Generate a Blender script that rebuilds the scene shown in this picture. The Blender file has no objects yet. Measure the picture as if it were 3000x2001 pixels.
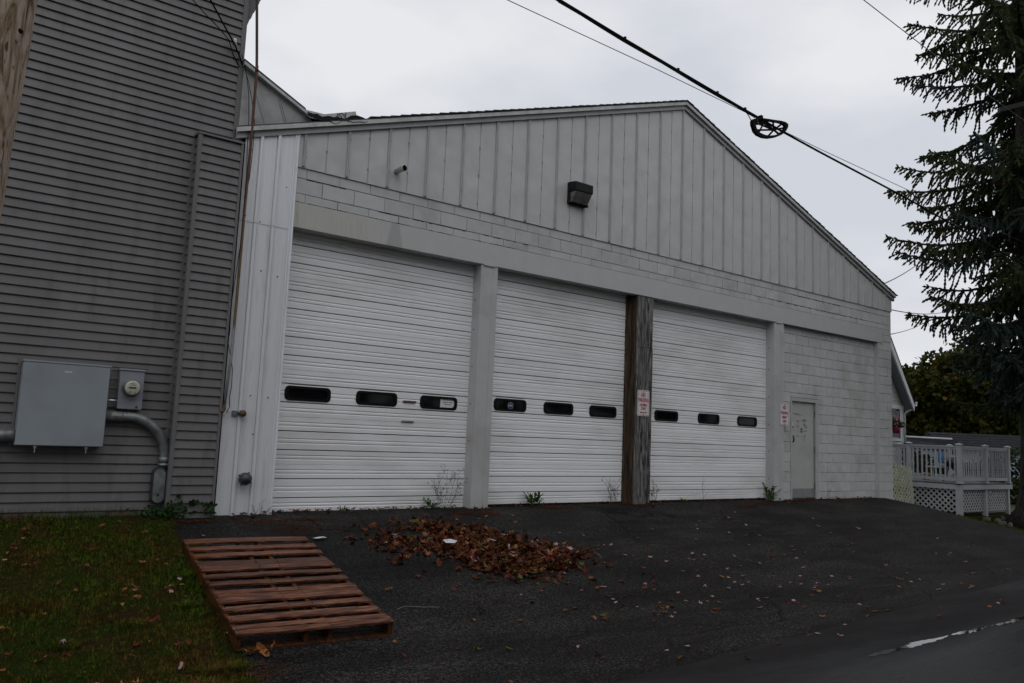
import bpy, math, random
from mathutils import Matrix, Vector
random.seed(11)
R = random.random
U = random.uniform
scene = bpy.context.scene
COL = scene.collection

# ------------------------------------------------------------------ camera
cam_d = bpy.data.cameras.new('camera')
cam = bpy.data.objects.new('camera', cam_d)
COL.objects.link(cam)
RT = (0.797, -0.602, 0.041)
CAM_R = Vector((0.7973, -0.6022, 0.0409)).normalized()
CAM_F = Vector((0.5945, 0.7954, 0.1183)).normalized()
CAM_R = (CAM_R - CAM_F * CAM_R.dot(CAM_F)).normalized()
CAM_U = CAM_R.cross(CAM_F)
cam.matrix_world = Matrix(((CAM_R.x, CAM_U.x, -CAM_F.x, -3.730),
                           (CAM_R.y, CAM_U.y, -CAM_F.y, -9.537),
                           (CAM_R.z, CAM_U.z, -CAM_F.z, 1.057),
                           (0, 0, 0, 1)))
cam_d.sensor_width = 36.0
cam_d.lens = 36.0 * 2321.17 / 3000.0
cam_d.clip_start = 0.05
cam_d.clip_end = 2000
scene.camera = cam
scene.render.resolution_x = 1024
scene.render.resolution_y = 683

# ------------------------------------------------------------------ world: overcast sky
SUN_EL, SUN_AZ = math.radians(58), math.radians(200)
w = bpy.data.worlds.new('World')
scene.world = w
w.use_nodes = True
nt = w.node_tree
nt.nodes.clear()
out = nt.nodes.new('ShaderNodeOutputWorld')
bg = nt.nodes.new('ShaderNodeBackground')
sky = nt.nodes.new('ShaderNodeTexSky')
sky.sky_type = 'NISHITA'
sky.sun_disc = False
sky.sun_elevation = SUN_EL
sky.sun_rotation = SUN_AZ
sky.air_density = 1.0
sky.dust_density = 4.0
tc = nt.nodes.new('ShaderNodeTexCoord')
mp = nt.nodes.new('ShaderNodeMapping')
mp.inputs['Scale'].default_value = (1.0, 1.0, 2.2)
n1 = nt.nodes.new('ShaderNodeTexNoise')
n1.inputs['Scale'].default_value = 2.6
n1.inputs['Detail'].default_value = 5
n1.inputs['Roughness'].default_value = 0.48
cr = nt.nodes.new('ShaderNodeValToRGB')
cr.color_ramp.elements[0].position = 0.40
cr.color_ramp.elements[0].color = (0.665, 0.69, 0.745, 1)
cr.color_ramp.elements[1].position = 0.60
cr.color_ramp.elements[1].color = (0.85, 0.86, 0.885, 1)
skm = nt.nodes.new('ShaderNodeVectorMath')
skm.operation = 'SCALE'
skm.inputs['Scale'].default_value = 0.10
mx = nt.nodes.new('ShaderNodeMixRGB')
mx.inputs['Fac'].default_value = 0.93
nt.links.new(tc.outputs['Generated'], mp.inputs['Vector'])
nt.links.new(mp.outputs[0], n1.inputs['Vector'])
nt.links.new(n1.outputs['Fac'], cr.inputs['Fac'])
nt.links.new(sky.outputs[0], skm.inputs[0])
nt.links.new(skm.outputs[0], mx.inputs[1])
nt.links.new(cr.outputs[0], mx.inputs[2])
nt.links.new(mx.outputs[0], bg.inputs['Color'])
bg.inputs['Strength'].default_value = 1.0
nt.links.new(bg.outputs[0], out.inputs['Surface'])

sd = bpy.data.lights.new('sun', 'SUN')
sd.energy = 0.5
sd.angle = math.radians(50)
sd.color = (1.0, 0.985, 0.96)
sun = bpy.data.objects.new('sun', sd)
COL.objects.link(sun)
# direction towards the sun (Nishita: rotation measured from +Y clockwise)
sdir = Vector((math.sin(SUN_AZ) * math.cos(SUN_EL), math.cos(SUN_AZ) * math.cos(SUN_EL), math.sin(SUN_EL)))
sun.rotation_euler = (-sdir).to_track_quat('-Z', 'Y').to_euler()
sun.location = (0, -20, 30)

scene.view_settings.view_transform = 'Standard'
scene.view_settings.look = 'None'
scene.view_settings.exposure = 0.0
scene.view_settings.gamma = 1.0
scene.view_settings.use_curve_mapping = False

# ------------------------------------------------------------------ materials
MATS = {}


def nodes_of(name):
    m = bpy.data.materials.new(name)
    m.use_nodes = True
    t = m.node_tree
    b = t.nodes['Principled BSDF']
    return m, t, b


def noise(t, vec, scale, detail=4, rough=0.55, dist=0.0):
    n = t.nodes.new('ShaderNodeTexNoise')
    n.inputs['Scale'].default_value = scale
    n.inputs['Detail'].default_value = detail
    n.inputs['Roughness'].default_value = rough
    n.inputs['Distortion'].default_value = dist
    t.links.new(vec, n.inputs['Vector'])
    return n.outputs['Fac']


def mapping(t, vec, scale, loc=(0, 0, 0), rot=(0, 0, 0)):
    n = t.nodes.new('ShaderNodeMapping')
    n.inputs['Scale'].default_value = scale
    n.inputs['Location'].default_value = loc
    n.inputs['Rotation'].default_value = rot
    t.links.new(vec, n.inputs['Vector'])
    return n.outputs[0]


def ramp(t, fac, stops):
    n = t.nodes.new('ShaderNodeValToRGB')
    e = n.color_ramp.elements
    while len(e) < len(stops):
        e.new(0.5)
    for i, (p, c) in enumerate(stops):
        e[i].position = p
        e[i].color = (*c, 1) if len(c) == 3 else c
    t.links.new(fac, n.inputs['Fac'])
    return n.outputs['Color']


def mix(t, a, b, fac, mode='MIX'):
    n = t.nodes.new('ShaderNodeMixRGB')
    n.blend_type = mode
    for i, s in ((1, a), (2, b), (0, fac)):
        if isinstance(s, (int, float)):
            n.inputs[i].default_value = s if i == 0 else (s, s, s, 1)
        elif isinstance(s, tuple):
            n.inputs[i].default_value = (*s, 1)
        else:
            t.links.new(s, n.inputs[i])
    return n.outputs[0]


def g3(v):
    return (v, v, v)


def position(t):
    return t.nodes.new('ShaderNodeNewGeometry').outputs['Position']


def bump(t, b, height, strength, dist=0.01):
    n = t.nodes.new('ShaderNodeBump')
    n.inputs['Strength'].default_value = strength
    n.inputs['Distance'].default_value = dist
    t.links.new(height, n.inputs['Height'])
    t.links.new(n.outputs[0], b.inputs['Normal'])


def mk(name, col, var=0.12, scale=6.0, stretch=(1, 1, 1), rough=0.6, rvar=0.0, bmp=0.0, bscale=40.0, bdist=0.004,
       metal=0.0, spec=0.5, rnd=0.0, dirt=None, dscale=1.2, dstretch=(1, 1, 1), dlo=0.5, dhi=0.75):
    m, t, b = nodes_of(name)
    P = position(t)
    v = mapping(t, P, stretch)
    f = noise(t, v, scale)
    lo = tuple(max(0, c * (1 - var)) for c in col)
    hi = tuple(min(1, c * (1 + var)) for c in col)
    c = ramp(t, f, [(0.3, lo), (0.7, hi)])
    if dirt:
        fd = noise(t, mapping(t, P, dstretch, (3.1, 7.7, 1.3)), dscale, 6, 0.6)
        c = mix(t, c, dirt, ramp(t, fd, [(dlo, g3(0)), (dhi, g3(1))]))
    if rnd:
        oi = t.nodes.new('ShaderNodeObjectInfo')
        c = mix(t, c, ramp(t, oi.outputs['Random'], [(0, g3(1 - rnd)), (1, g3(1 + rnd))]), 1.0, 'MULTIPLY')
    t.links.new(c, b.inputs['Base Color'])
    b.inputs['Roughness'].default_value = rough
    if rvar:
        fr = noise(t, mapping(t, P, (1, 1, 1), (9, 2, 4)), 3.0)
        rr = ramp(t, fr, [(0.35, g3(max(0.02, rough - rvar))), (0.65, g3(min(1, rough + rvar)))])
        t.links.new(rr, b.inputs['Roughness'])
    b.inputs['Metallic'].default_value = metal
    b.inputs['Specular IOR Level'].default_value = spec
    if bmp:
        bump(t, b, noise(t, v if stretch != (1, 1, 1) else P, bscale, 5), bmp, bdist)
    MATS[name] = m
    return m


def drip(t, P):
    """damp streak on the wall below the vent pipe"""
    sx = t.nodes.new('ShaderNodeSeparateXYZ')
    t.links.new(P, sx.inputs[0])
    a = t.nodes.new('ShaderNodeMath')
    a.operation = 'SUBTRACT'
    t.links.new(sx.outputs[0], a.inputs[0])
    a.inputs[1].default_value = 1.31
    a2 = t.nodes.new('ShaderNodeMath')
    a2.operation = 'ABSOLUTE'
    t.links.new(a.outputs[0], a2.inputs[0])
    wz = t.nodes.new('ShaderNodeMapRange')       # narrower towards the top
    wz.inputs[1].default_value = 3.55
    wz.inputs[2].default_value = 4.20
    wz.inputs[3].default_value = 0.15
    wz.inputs[4].default_value = 0.0
    t.links.new(sx.outputs[2], wz.inputs[0])
    d = t.nodes.new('ShaderNodeMath')
    d.operation = 'SUBTRACT'
    t.links.new(wz.outputs[0], d.inputs[0])
    t.links.new(a2.outputs[0], d.inputs[1])
    mr = t.nodes.new('ShaderNodeMapRange')
    mr.inputs[1].default_value = 0.0
    mr.inputs[2].default_value = 0.03
    mr.inputs[4].default_value = 0.55
    t.links.new(d.outputs[0], mr.inputs[0])
    return mr.outputs[0]


def build_materials():
    mk('asphalt_far', (0.030, 0.029, 0.030), 0.3, 3)
    # painted block wall
    mk('block_paint', (0.47, 0.475, 0.48), 0.06, 7, rough=0.7, spec=0.25, bmp=0.35, bscale=90, bdist=0.003, rnd=0.05,
       dirt=(0.38, 0.375, 0.36), dscale=2.0, dlo=0.5, dhi=0.7)
    mk('mortar', (0.36, 0.362, 0.365), 0.2, 12, rough=0.85, spec=0.15, bmp=0.5, bscale=60, bdist=0.004, dirt=(0.07, 0.067, 0.06), dscale=2.2, dlo=0.53, dhi=0.62)
    # ribbed gable sheet with soft oil-canning
    m, t, b = nodes_of('gable_metal')
    P = position(t)
    c = ramp(t, noise(t, mapping(t, P, (1.2, 1, 0.9)), 2.0, 3), [(0.3, (0.455, 0.455, 0.457)), (0.7, (0.505, 0.505, 0.503))])
    b.inputs['Roughness'].default_value = 0.40
    b.inputs['Specular IOR Level'].default_value = 0.4
    t.links.new(c, b.inputs['Base Color'])
    bump(t, b, noise(t, mapping(t, P, (2.4, 1, 1.6)), 1.9, 1, 0.4), 0.32, 0.07)
    MATS['gable_metal'] = m
    mk('rib_shade_metal', (0.37, 0.375, 0.385), 0.12, 6, (3, 1, 1), rough=0.45)  # darker than the sheets: rib shading put into the colour
    mk('steel_paint', (0.45, 0.455, 0.46), 0.05, 5, rough=0.5, bmp=0.08, bscale=30, dirt=(0.36, 0.355, 0.34), dscale=1.5, dlo=0.5, dhi=0.75)
    mk('fascia_paint', (0.33, 0.335, 0.34), 0.1, 5, rough=0.5, dirt=(0.17, 0.17, 0.165), dscale=3, dlo=0.55, dhi=0.85)
    mk('drip_edge', (0.46, 0.47, 0.47), 0.1, 4, rough=0.45, dirt=(0.25, 0.25, 0.24), dscale=4)
    mk('shingle', (0.055, 0.055, 0.056), 0.35, 25, rough=0.9, bmp=0.6, bscale=120)
    # beam with rust wash and damp patch
    m, t, b = nodes_of('beam_paint')
    P = position(t)
    base = ramp(t, noise(t, mapping(t, P, (1, 1, 1)), 4), [(0.3, (0.435, 0.44, 0.445)), (0.7, (0.475, 0.48, 0.485))])
    sx = t.nodes.new('ShaderNodeSeparateXYZ')
    t.links.new(P, sx.inputs[0])
    mrx = t.nodes.new('ShaderNodeMapRange')
    mrx.inputs[1].default_value = 2.0
    mrx.inputs[2].default_value = -0.3
    t.links.new(sx.outputs[0], mrx.inputs[0])
    st = noise(t, mapping(t, P, (14, 1, 1.3)), 2.0, 5)
    stm = ramp(t, st, [(0.50, g3(0)), (0.80, g3(0.7))])
    k = mix(t, stm, mrx.outputs[0], 1.0, 'MULTIPLY')
    c1 = mix(t, base, (0.45, 0.44, 0.40), mrx.outputs[0])
    c1 = mix(t, c1, (0.28, 0.23, 0.14), k)
    c1 = mix(t, c1, (0.27, 0.275, 0.285), drip(t, P))
    t.links.new(c1, b.inputs['Base Color'])
    b.inputs['Roughness'].default_value = 0.5
    MATS['beam_paint'] = m
    # white ribbed wall sheet
    m, t, b = nodes_of('white_sheet')
    P = position(t)
    c = ramp(t, noise(t, mapping(t, P, (26, 1, 0.35)), 2.2, 4), [(0.3, (0.66, 0.68, 0.71)), (0.7, (0.72, 0.74, 0.77))])
    c = mix(t, c, (0.50, 0.51, 0.52), ramp(t, noise(t, mapping(t, P, (5, 1, 0.7)), 2.0, 5), [(0.56, g3(0)), (0.75, g3(0.8))]))
    t.links.new(c, b.inputs['Base Color'])
    b.inputs['Roughness'].default_value = 0.35
    b.inputs['Metallic'].default_value = 0.15
    bump(t, b, noise(t, mapping(t, P, (20, 1, 0.4)), 2.2), 0.05, 0.02)
    MATS['white_sheet'] = m
    # roll-up door
    mk('door_white', (0.78, 0.785, 0.80), 0.03, 3, (0.3, 1, 2), rough=0.38, dirt=(0.62, 0.62, 0.61), dscale=1.1, dstretch=(0.5, 1, 1.6), dlo=0.47, dhi=0.68, rnd=0.04)
    mk('black_rubber', (0.005, 0.005, 0.005), 0.2, 20, rough=0.5, spec=0.15)
    m, t, b = nodes_of('dark_pane')
    b.inputs['Base Color'].default_value = (0.004, 0.004, 0.005, 1)
    b.inputs['Roughness'].default_value = 0.06
    b.inputs['Specular IOR Level'].default_value = 0.15
    MATS['dark_pane'] = m
    mk('interior', (0.02, 0.02, 0.02), 0.3, 3, rough=0.9)
    # vinyl siding
    m, t, b = nodes_of('siding')
    P = position(t)
    c = ramp(t, noise(t, mapping(t, P, (1.2, 1, 1)), 1.3, 5), [(0.35, (0.100, 0.097, 0.099)), (0.65, (0.124, 0.120, 0.122))])
    c = mix(t, c, (0.082, 0.078, 0.078), ramp(t, noise(t, mapping(t, P, (4, 1, 0.8)), 1.9, 5), [(0.52, g3(0)), (0.72, g3(1))]))
    oi = t.nodes.new('ShaderNodeObjectInfo')
    c = mix(t, c, ramp(t, oi.outputs['Random'], [(0, g3(0.95)), (1, g3(1.05))]), 1.0, 'MULTIPLY')
    t.links.new(c, b.inputs['Base Color'])
    b.inputs['Roughness'].default_value = 0.5
    bump(t, b, noise(t, mapping(t, P, (0.6, 1, 30)), 9, 4), 0.10, 0.002)
    MATS['siding'] = m
    mk('siding_trim', (0.130, 0.126, 0.128), 0.06, 3, rough=0.5)
    mk('foundation', (0.09, 0.09, 0.085), 0.35, 14, rough=0.9, bmp=0.5)
    mk('cabinet', (0.255, 0.285, 0.31), 0.03, 4, rough=0.42, bmp=0.05, bscale=160, dirt=(0.20, 0.22, 0.24), dscale=1.5)
    mk('meter_box', (0.215, 0.228, 0.262), 0.04, 4, rough=0.4)
    mk('galvanized', (0.20, 0.21, 0.215), 0.35, 14, rough=0.42, metal=0.35, dirt=(0.085, 0.09, 0.09), dscale=5, dlo=0.45, dhi=0.7)
    mk('meter_face', (0.42, 0.42, 0.34), 0.15, 25, rough=0.3)
    mk('meter_dark', (0.06, 0.065, 0.06), 0.2, 20, rough=0.35)
    mk('bright_steel', (0.55, 0.56, 0.55), 0.1, 8, rough=0.3, metal=0.7)
    m, t, b = nodes_of('rusty_pipe')
    P = position(t)
    sx = t.nodes.new('ShaderNodeSeparateXYZ')
    t.links.new(P, sx.inputs[0])
    jit = noise(t, mapping(t, P, (1, 1, 1)), 3)
    ad = t.nodes.new('ShaderNodeMath')
    ad.operation = 'MULTIPLY_ADD'
    t.links.new(jit, ad.inputs[0])
    ad.inputs[1].default_value = 0.8
    t.links.new(sx.outputs[2], ad.inputs[2])
    mr = t.nodes.new('ShaderNodeMapRange')
    mr.inputs[1].default_value = 1.0
    mr.inputs[2].default_value = 7.0
    t.links.new(ad.outputs[0], mr.inputs[0])
    c = ramp(t, mr.outputs[0], [(0.0, (0.26, 0.27, 0.28)), (0.25, (0.28, 0.285, 0.29)), (0.29, (0.14, 0.075, 0.03)),
                                (0.52, (0.15, 0.075, 0.032)), (0.60, (0.095, 0.026, 0.014)), (0.80, (0.085, 0.026, 0.016)), (0.84, (0.03, 0.018, 0.014)), (1.0, (0.03, 0.018, 0.014))])
    c = mix(t, c, (0.035, 0.02, 0.014), ramp(t, noise(t, mapping(t, P, (8, 8, 2)), 5), [(0.5, g3(0)), (0.7, g3(0.7))]))
    t.links.new(c, b.inputs['Base Color'])
    b.inputs['Roughness'].default_value = 0.65
    MATS['rusty_pipe'] = m
    mk('rust', (0.09, 0.045, 0.022), 0.5, 18, rough=0.8, dirt=(0.16, 0.13, 0.09), dscale=9)
    mk('cap_dark', (0.028, 0.032, 0.038), 0.25, 18, rough=0.45)
    mk('cable_black', (0.004, 0.004, 0.0045), 0.2, 8, rough=0.7, spec=0.08)
    mk('wire_grey', (0.045, 0.047, 0.05), 0.2, 8, rough=0.55)
    mk('lamp_bronze', (0.010, 0.0095, 0.0095), 0.2, 12, rough=0.55, spec=0.2)
    mk('lamp_lens', (0.15, 0.15, 0.145), 0.25, 9, rough=0.18, dirt=(0.06, 0.06, 0.055), dscale=6)
    mk('pvc', (0.52, 0.51, 0.45), 0.08, 8, rough=0.4)
    mk('sign_white', (0.62, 0.60, 0.61), 0.06, 10, rough=0.4, dirt=(0.42, 0.40, 0.38), dscale=8, dlo=0.55, dhi=0.8)
    m, t, b = nodes_of('sign_red')
    P = position(t)
    c = mix(t, (0.40, 0.030, 0.035), (0.52, 0.45, 0.45), ramp(t, noise(t, P, 26, 4), [(0.52, g3(0)), (0.66, g3(0.75))]))
    t.links.new(c, b.inputs['Base Color'])
    b.inputs['Roughness'].default_value = 0.5
    MATS['sign_red'] = m
    mk('sign_dullred', (0.27, 0.05, 0.04), 0.2, 30, rough=0.5)
    mk('entry_door', (0.40, 0.40, 0.395), 0.04, 4, rough=0.45, dirt=(0.34, 0.34, 0.33), dscale=2.5, dlo=0.5, dhi=0.7)
    mk('kick_plate', (0.22, 0.225, 0.23), 0.1, 8, rough=0.4, metal=0.3)
    mk('tape_mark', (0.27, 0.275, 0.25), 0.15, 30, rough=0.6)
    mk('brass_rust', (0.17, 0.125, 0.07), 0.5, 25, rough=0.6, dirt=(0.10, 0.05, 0.025), dscale=14)
    mk('sticker_blue', (0.020, 0.025, 0.11), 0.1, 20, rough=0.35)
    mk('sticker_white', (0.55, 0.56, 0.58), 0.06, 20, rough=0.4)
    mk('ink', (0.03, 0.03, 0.05), 0.1, 20, rough=0.6)
    mk('paper', (0.62, 0.63, 0.63), 0.05, 18, rough=0.8)
    mk('tar', (0.006, 0.006, 0.006), 0.4, 16, rough=0.8, spec=0.08, bmp=0.6, bscale=25)
    mk('old_metal', (0.31, 0.315, 0.315), 0.09, 5, rough=0.45, metal=0.1, dirt=(0.21, 0.205, 0.19), dscale=3.5, dlo=0.48, dhi=0.7, bmp=0.2, bscale=4, bdist=0.03)
    mk('flashing', (0.43, 0.44, 0.45), 0.06, 6, rough=0.4, dirt=(0.3, 0.3, 0.3), dscale=6)

    # weathered wood: grain stretched along z or x
    def wood(name, stops, stretch, scale, rough=0.8, bm=0.5, dist=1.2, dark=(0.02, 0.017, 0.015), dk=(0.60, 0.72), rnd=0.0, rot=(0, 0, 0)):
        m, t, b = nodes_of(name)
        P = position(t)
        v = mapping(t, P, stretch, (0, 0, 0), rot)
        f = noise(t, v, scale, 6, 0.62, dist)
        stops = [(0.5 + (p - 0.52) * 0.62, cc) for p, cc in stops]
        c = ramp(t, f, stops)
        f2 = noise(t, mapping(t, v, (1, 1, 1), (5, 3, 8)), scale * 2.2, 5, 0.6, dist)
        c = mix(t, c, dark, ramp(t, f2, [(0.5 + (dk[0] - 0.5) * 0.75, g3(0)), (0.5 + (dk[1] - 0.5) * 0.75, g3(0.85))]))
        if rnd:
            oi = t.nodes.new('ShaderNodeObjectInfo')
            c = mix(t, c, ramp(t, oi.outputs['Random'], [(0, g3(1 - rnd)), (1, g3(1 + rnd))]), 1.0, 'MULTIPLY')
        t.links.new(c, b.inputs['Base Color'])
        b.inputs['Roughness'].default_value = rough
        b.inputs['Specular IOR Level'].default_value = 0.22
        bump(t, b, f, bm, 0.01)
        MATS[name] = m
    wood('post_wood', [(0.30, (0.014, 0.014, 0.015)), (0.43, (0.06, 0.057, 0.055)), (0.56, (0.125, 0.12, 0.118)), (0.72, (0.23, 0.225, 0.225))],
         (6.0, 6.0, 0.7), 3.0, 0.85, 0.7, 1.5)
    wood('post_wood_brown', [(0.3, (0.016, 0.013, 0.010)), (0.5, (0.055, 0.040, 0.028)), (0.66, (0.095, 0.06, 0.036)), (0.8, (0.12, 0.10, 0.085))], (6, 6, 0.5), 2.6, 0.85, 0.6, 1.4)
    wood('pole_wood', [(0.24, (0.07, 0.045, 0.028)), (0.42, (0.24, 0.165, 0.105)), (0.56, (0.33, 0.265, 0.21)), (0.8, (0.42, 0.35, 0.28))],
         (5, 5, 0.8), 2.6, 0.85, 0.9, 2.6, dk=(0.62, 0.72))
    wood('pallet_wood', [(0.28, (0.012, 0.005, 0.003)), (0.42, (0.066, 0.019, 0.008)), (0.58, (0.145, 0.048, 0.021)), (0.78, (0.27, 0.125, 0.072))],
         (1.1, 13, 13), 3.0, 0.40, 0.6, 1.2, dk=(0.54, 0.70), rnd=0.42)
    wood('pallet_side', [(0.3, (0.018, 0.007, 0.003)), (0.6, (0.065, 0.024, 0.006)), (0.8, (0.11, 0.042, 0.011))], (9, 1.0, 5), 2.5, 0.5, 0.4, 0.8, rnd=0.12)
    wood('trunk_bark', [(0.3, (0.010, 0.009, 0.008)), (0.6, (0.034, 0.029, 0.025)), (0.8, (0.06, 0.053, 0.046))], (6, 6, 1.2), 2.6, 0.95, 1.0, 0.6)
    wood('twig_brown', [(0.3, (0.03, 0.02, 0.014)), (0.7, (0.07, 0.05, 0.035))], (4, 4, 4), 6, 0.85, 0.3, 0.3)

    # asphalt driveway
    m, t, b = nodes_of('asphalt')
    P = position(t)
    agg = noise(t, P, 105, 3, 0.75)
    c = ramp(t, agg, [(0.36, (0.006, 0.0058, 0.0058)), (0.50, (0.0155, 0.0145, 0.0143)), (0.58, (0.034, 0.031, 0.029)), (0.68, (0.115, 0.105, 0.095))])
    big = noise(t, mapping(t, P, (1, 1.6, 1)), 0.9, 6, 0.6)
    c = mix(t, c, ramp(t, big, [(0.36, g3(0.60)), (0.64, g3(1.35))]), 1.0, 'MULTIPLY')
    wav = noise(t, mapping(t, P, (0.5, 2.4, 1), rot=(0, 0, 0.35)), 1.0, 4, 0.6, 0.5)
    c = mix(t, c, ramp(t, wav, [(0.38, g3(0.75)), (0.62, g3(1.2))]), 1.0, 'MULTIPLY')
    gr = noise(t, P, 42, 5, 0.85)
    c = mix(t, c, ramp(t, gr, [(0.41, g3(0.22)), (0.50, g3(0.62)), (0.60, g3(2.1))]), 1.0, 'MULTIPLY')
    vo = t.nodes.new('ShaderNodeTexVoronoi')
    vo.feature = 'DISTANCE_TO_EDGE'
    vo.inputs['Scale'].default_value = 0.75
    nz = t.nodes.new('ShaderNodeTexNoise')
    nz.inputs['Scale'].default_value = 2.5
    nz.inputs['Detail'].default_value = 5
    t.links.new(P, nz.inputs['Vector'])
    t.links.new(mix(t, P, nz.outputs['Color'], 0.22), vo.inputs['Vector'])
    ck = ramp(t, vo.outputs['Distance'], [(0.0, g3(1)), (0.012, g3(0))])
    ckm = mix(t, ck, ramp(t, noise(t, P, 0.55, 3), [(0.47, g3(0)), (0.56, g3(1))]), 1.0, 'MULTIPLY')
    c = mix(t, c, (0.004, 0.004, 0.004), ckm)
    t.links.new(c, b.inputs['Base Color'])
    t.links.new(ramp(t, big, [(0.3, g3(0.62)), (0.7, g3(0.85))]), b.inputs['Roughness'])
    b.inputs['Specular IOR Level'].default_value = 0.06
    h = mix(t, noise(t, P, 110, 3, 0.7), noise(t, P, 2.2, 4), 0.35)
    bump(t, b, h, 0.7, 0.016)
    MATS['asphalt'] = m
    # wet road
    m, t, b = nodes_of('road_asphalt')
    P = position(t)
    agg = noise(t, P, 140, 3, 0.7)
    c = ramp(t, agg, [(0.36, (0.007, 0.007, 0.0074)), (0.54, (0.0115, 0.0113, 0.0117)), (0.68, (0.030, 0.029, 0.029))])
    big = noise(t, mapping(t, P, (0.35, 1.5, 1)), 1.0, 5, 0.6)
    c = mix(t, c, ramp(t, big, [(0.3, g3(0.8)), (0.7, g3(1.15))]), 1.0, 'MULTIPLY')
    t.links.new(c, b.inputs['Base Color'])
    sx = t.nodes.new('ShaderNodeSeparateXYZ')
    t.links.new(P, sx.inputs[0])
    wet = t.nodes.new('ShaderNodeMapRange')      # the carriageway holds more water than the shoulder
    wet.inputs[1].default_value = -5.7
    wet.inputs[2].default_value = -6.25
    wet.inputs[3].default_value = 0.72
    wet.inputs[4].default_value = 0.27
    t.links.new(sx.outputs[1], wet.inputs[0])
    rr = mix(t, wet.outputs[0], ramp(t, big, [(0.36, g3(0.7)), (0.64, g3(1.4))]), 1.0, 'MULTIPLY')
    t.links.new(rr, b.inputs['Roughness'])
    b.inputs['Specular IOR Level'].default_value = 0.14
    bump(t, b, noise(t, P, 300, 2), 0.35, 0.006)
    MATS['road_asphalt'] = m
    m, t, b = nodes_of('water')
    b.inputs['Base Color'].default_value = (0.012, 0.012, 0.012, 1)
    b.inputs['Roughness'].default_value = 0.03
    b.inputs['Specular IOR Level'].default_value = 0.5
    P = position(t)
    bump(t, b, noise(t, mapping(t, P, (1, 4, 1)), 5, 2), 0.05, 0.01)
    MATS['water'] = m
    mk('soil', (0.024, 0.014, 0.005), 0.5, 18, rough=0.95, spec=0.05, bmp=0.8, bscale=60, bdist=0.02, dirt=(0.014, 0.024, 0.003), dscale=3, dlo=0.4, dhi=0.6)
    mk('terrain', (0.035, 0.042, 0.014), 0.4, 4, rough=0.95)

    def leafy(name, a, bcol, ccol, scale=40, rough=0.6, trans=0.25, spec=0.12):
        m, t, b = nodes_of(name)
        P = position(t)
        c = ramp(t, noise(t, P, scale, 2), [(0.3, a), (0.55, bcol), (0.75, ccol)])
        c = mix(t, c, ramp(t, noise(t, P, max(0.4, scale * 0.06), 3), [(0.3, g3(0.75)), (0.7, g3(1.25))]), 1.0, 'MULTIPLY')
        t.links.new(c, b.inputs['Base Color'])
        b.inputs['Roughness'].default_value = rough
        b.inputs['Specular IOR Level'].default_value = spec
        tr = t.nodes.new('ShaderNodeBsdfTranslucent')
        t.links.new(c, tr.inputs['Color'])
        ms = t.nodes.new('ShaderNodeMixShader')
        ms.inputs[0].default_value = trans
        t.links.new(b.outputs[0], ms.inputs[1])
        t.links.new(tr.outputs[0], ms.inputs[2])
        o = [n for n in t.nodes if n.type == 'OUTPUT_MATERIAL'][0]
        t.links.new(ms.outputs[0], o.inputs['Surface'])
        MATS[name] = m
    leafy('grass', (0.016, 0.030, 0.002), (0.036, 0.062, 0.005), (0.085, 0.088, 0.014), 30, 0.7, 0.2, 0.06)
    gm = MATS['grass'].node_tree
    gb = gm.nodes['Principled BSDF']
    src = gb.inputs['Base Color'].links[0].from_socket
    gp = position(gm)
    gc = mix(gm, src, (0.080, 0.040, 0.010), ramp(gm, noise(gm, gp, 2.6, 5, 0.7), [(0.47, g3(0)), (0.58, g3(0.85))]))
    gc = mix(gm, gc, ramp(gm, noise(gm, gp, 15, 4, 0.75), [(0.40, g3(0.45)), (0.62, g3(2.3))]), 1.0, 'MULTIPLY')
    gm.links.new(gc, gb.inputs['Base Color'])
    leafy('weed_green', (0.02, 0.05, 0.008), (0.045, 0.095, 0.016), (0.07, 0.13, 0.03), 40)
    leafy('vine_green', (0.010, 0.028, 0.006), (0.022, 0.055, 0.012), (0.04, 0.085, 0.02), 25)
    leafy('spruce_needles', (0.026, 0.036, 0.015), (0.050, 0.066, 0.027), (0.095, 0.112, 0.052), 5, 0.6, 0.2)
    leafy('spruce_blue', (0.022, 0.036, 0.030), (0.042, 0.066, 0.057), (0.078, 0.108, 0.096), 6, 0.6, 0.08)
    leafy('spruce_brown', (0.045, 0.018, 0.008), (0.075, 0.03, 0.013), (0.1, 0.045, 0.02), 9, 0.7, 0.08)
    leafy('tree_green', (0.011, 0.020, 0.002), (0.026, 0.042, 0.004), (0.056, 0.072, 0.007), 1.8, 0.6, 0.2)
    leafy('tree_olive', (0.014, 0.019, 0.002), (0.034, 0.040, 0.004), (0.075, 0.076, 0.008), 1.8, 0.6, 0.2)
    leafy('tree_yellow', (0.03, 0.022, 0.003), (0.10, 0.062, 0.008), (0.20, 0.12, 0.014), 2.2, 0.6, 0.25)
    leafy('tree_red', (0.03, 0.008, 0.004), (0.075, 0.016, 0.010), (0.11, 0.025, 0.014), 2.2, 0.6, 0.2)
    leafy('leaf_pink', (0.26, 0.14, 0.14), (0.42, 0.26, 0.26), (0.52, 0.38, 0.38), 70, 0.45, 0.1)
    leafy('leaf_tan', (0.13, 0.045, 0.014), (0.23, 0.09, 0.03), (0.33, 0.17, 0.075), 50, 0.5, 0.1)
    leafy('leaf_brown', (0.026, 0.007, 0.003), (0.062, 0.017, 0.005), (0.12, 0.037, 0.010), 50, 0.45, 0.1)
    leafy('leaf_rust', (0.06, 0.015, 0.005), (0.115, 0.034, 0.011), (0.17, 0.062, 0.022), 50, 0.45, 0.1)
    leafy('leaf_red', (0.07, 0.008, 0.010), (0.13, 0.014, 0.018), (0.18, 0.03, 0.03), 50, 0.4, 0.1)
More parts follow.
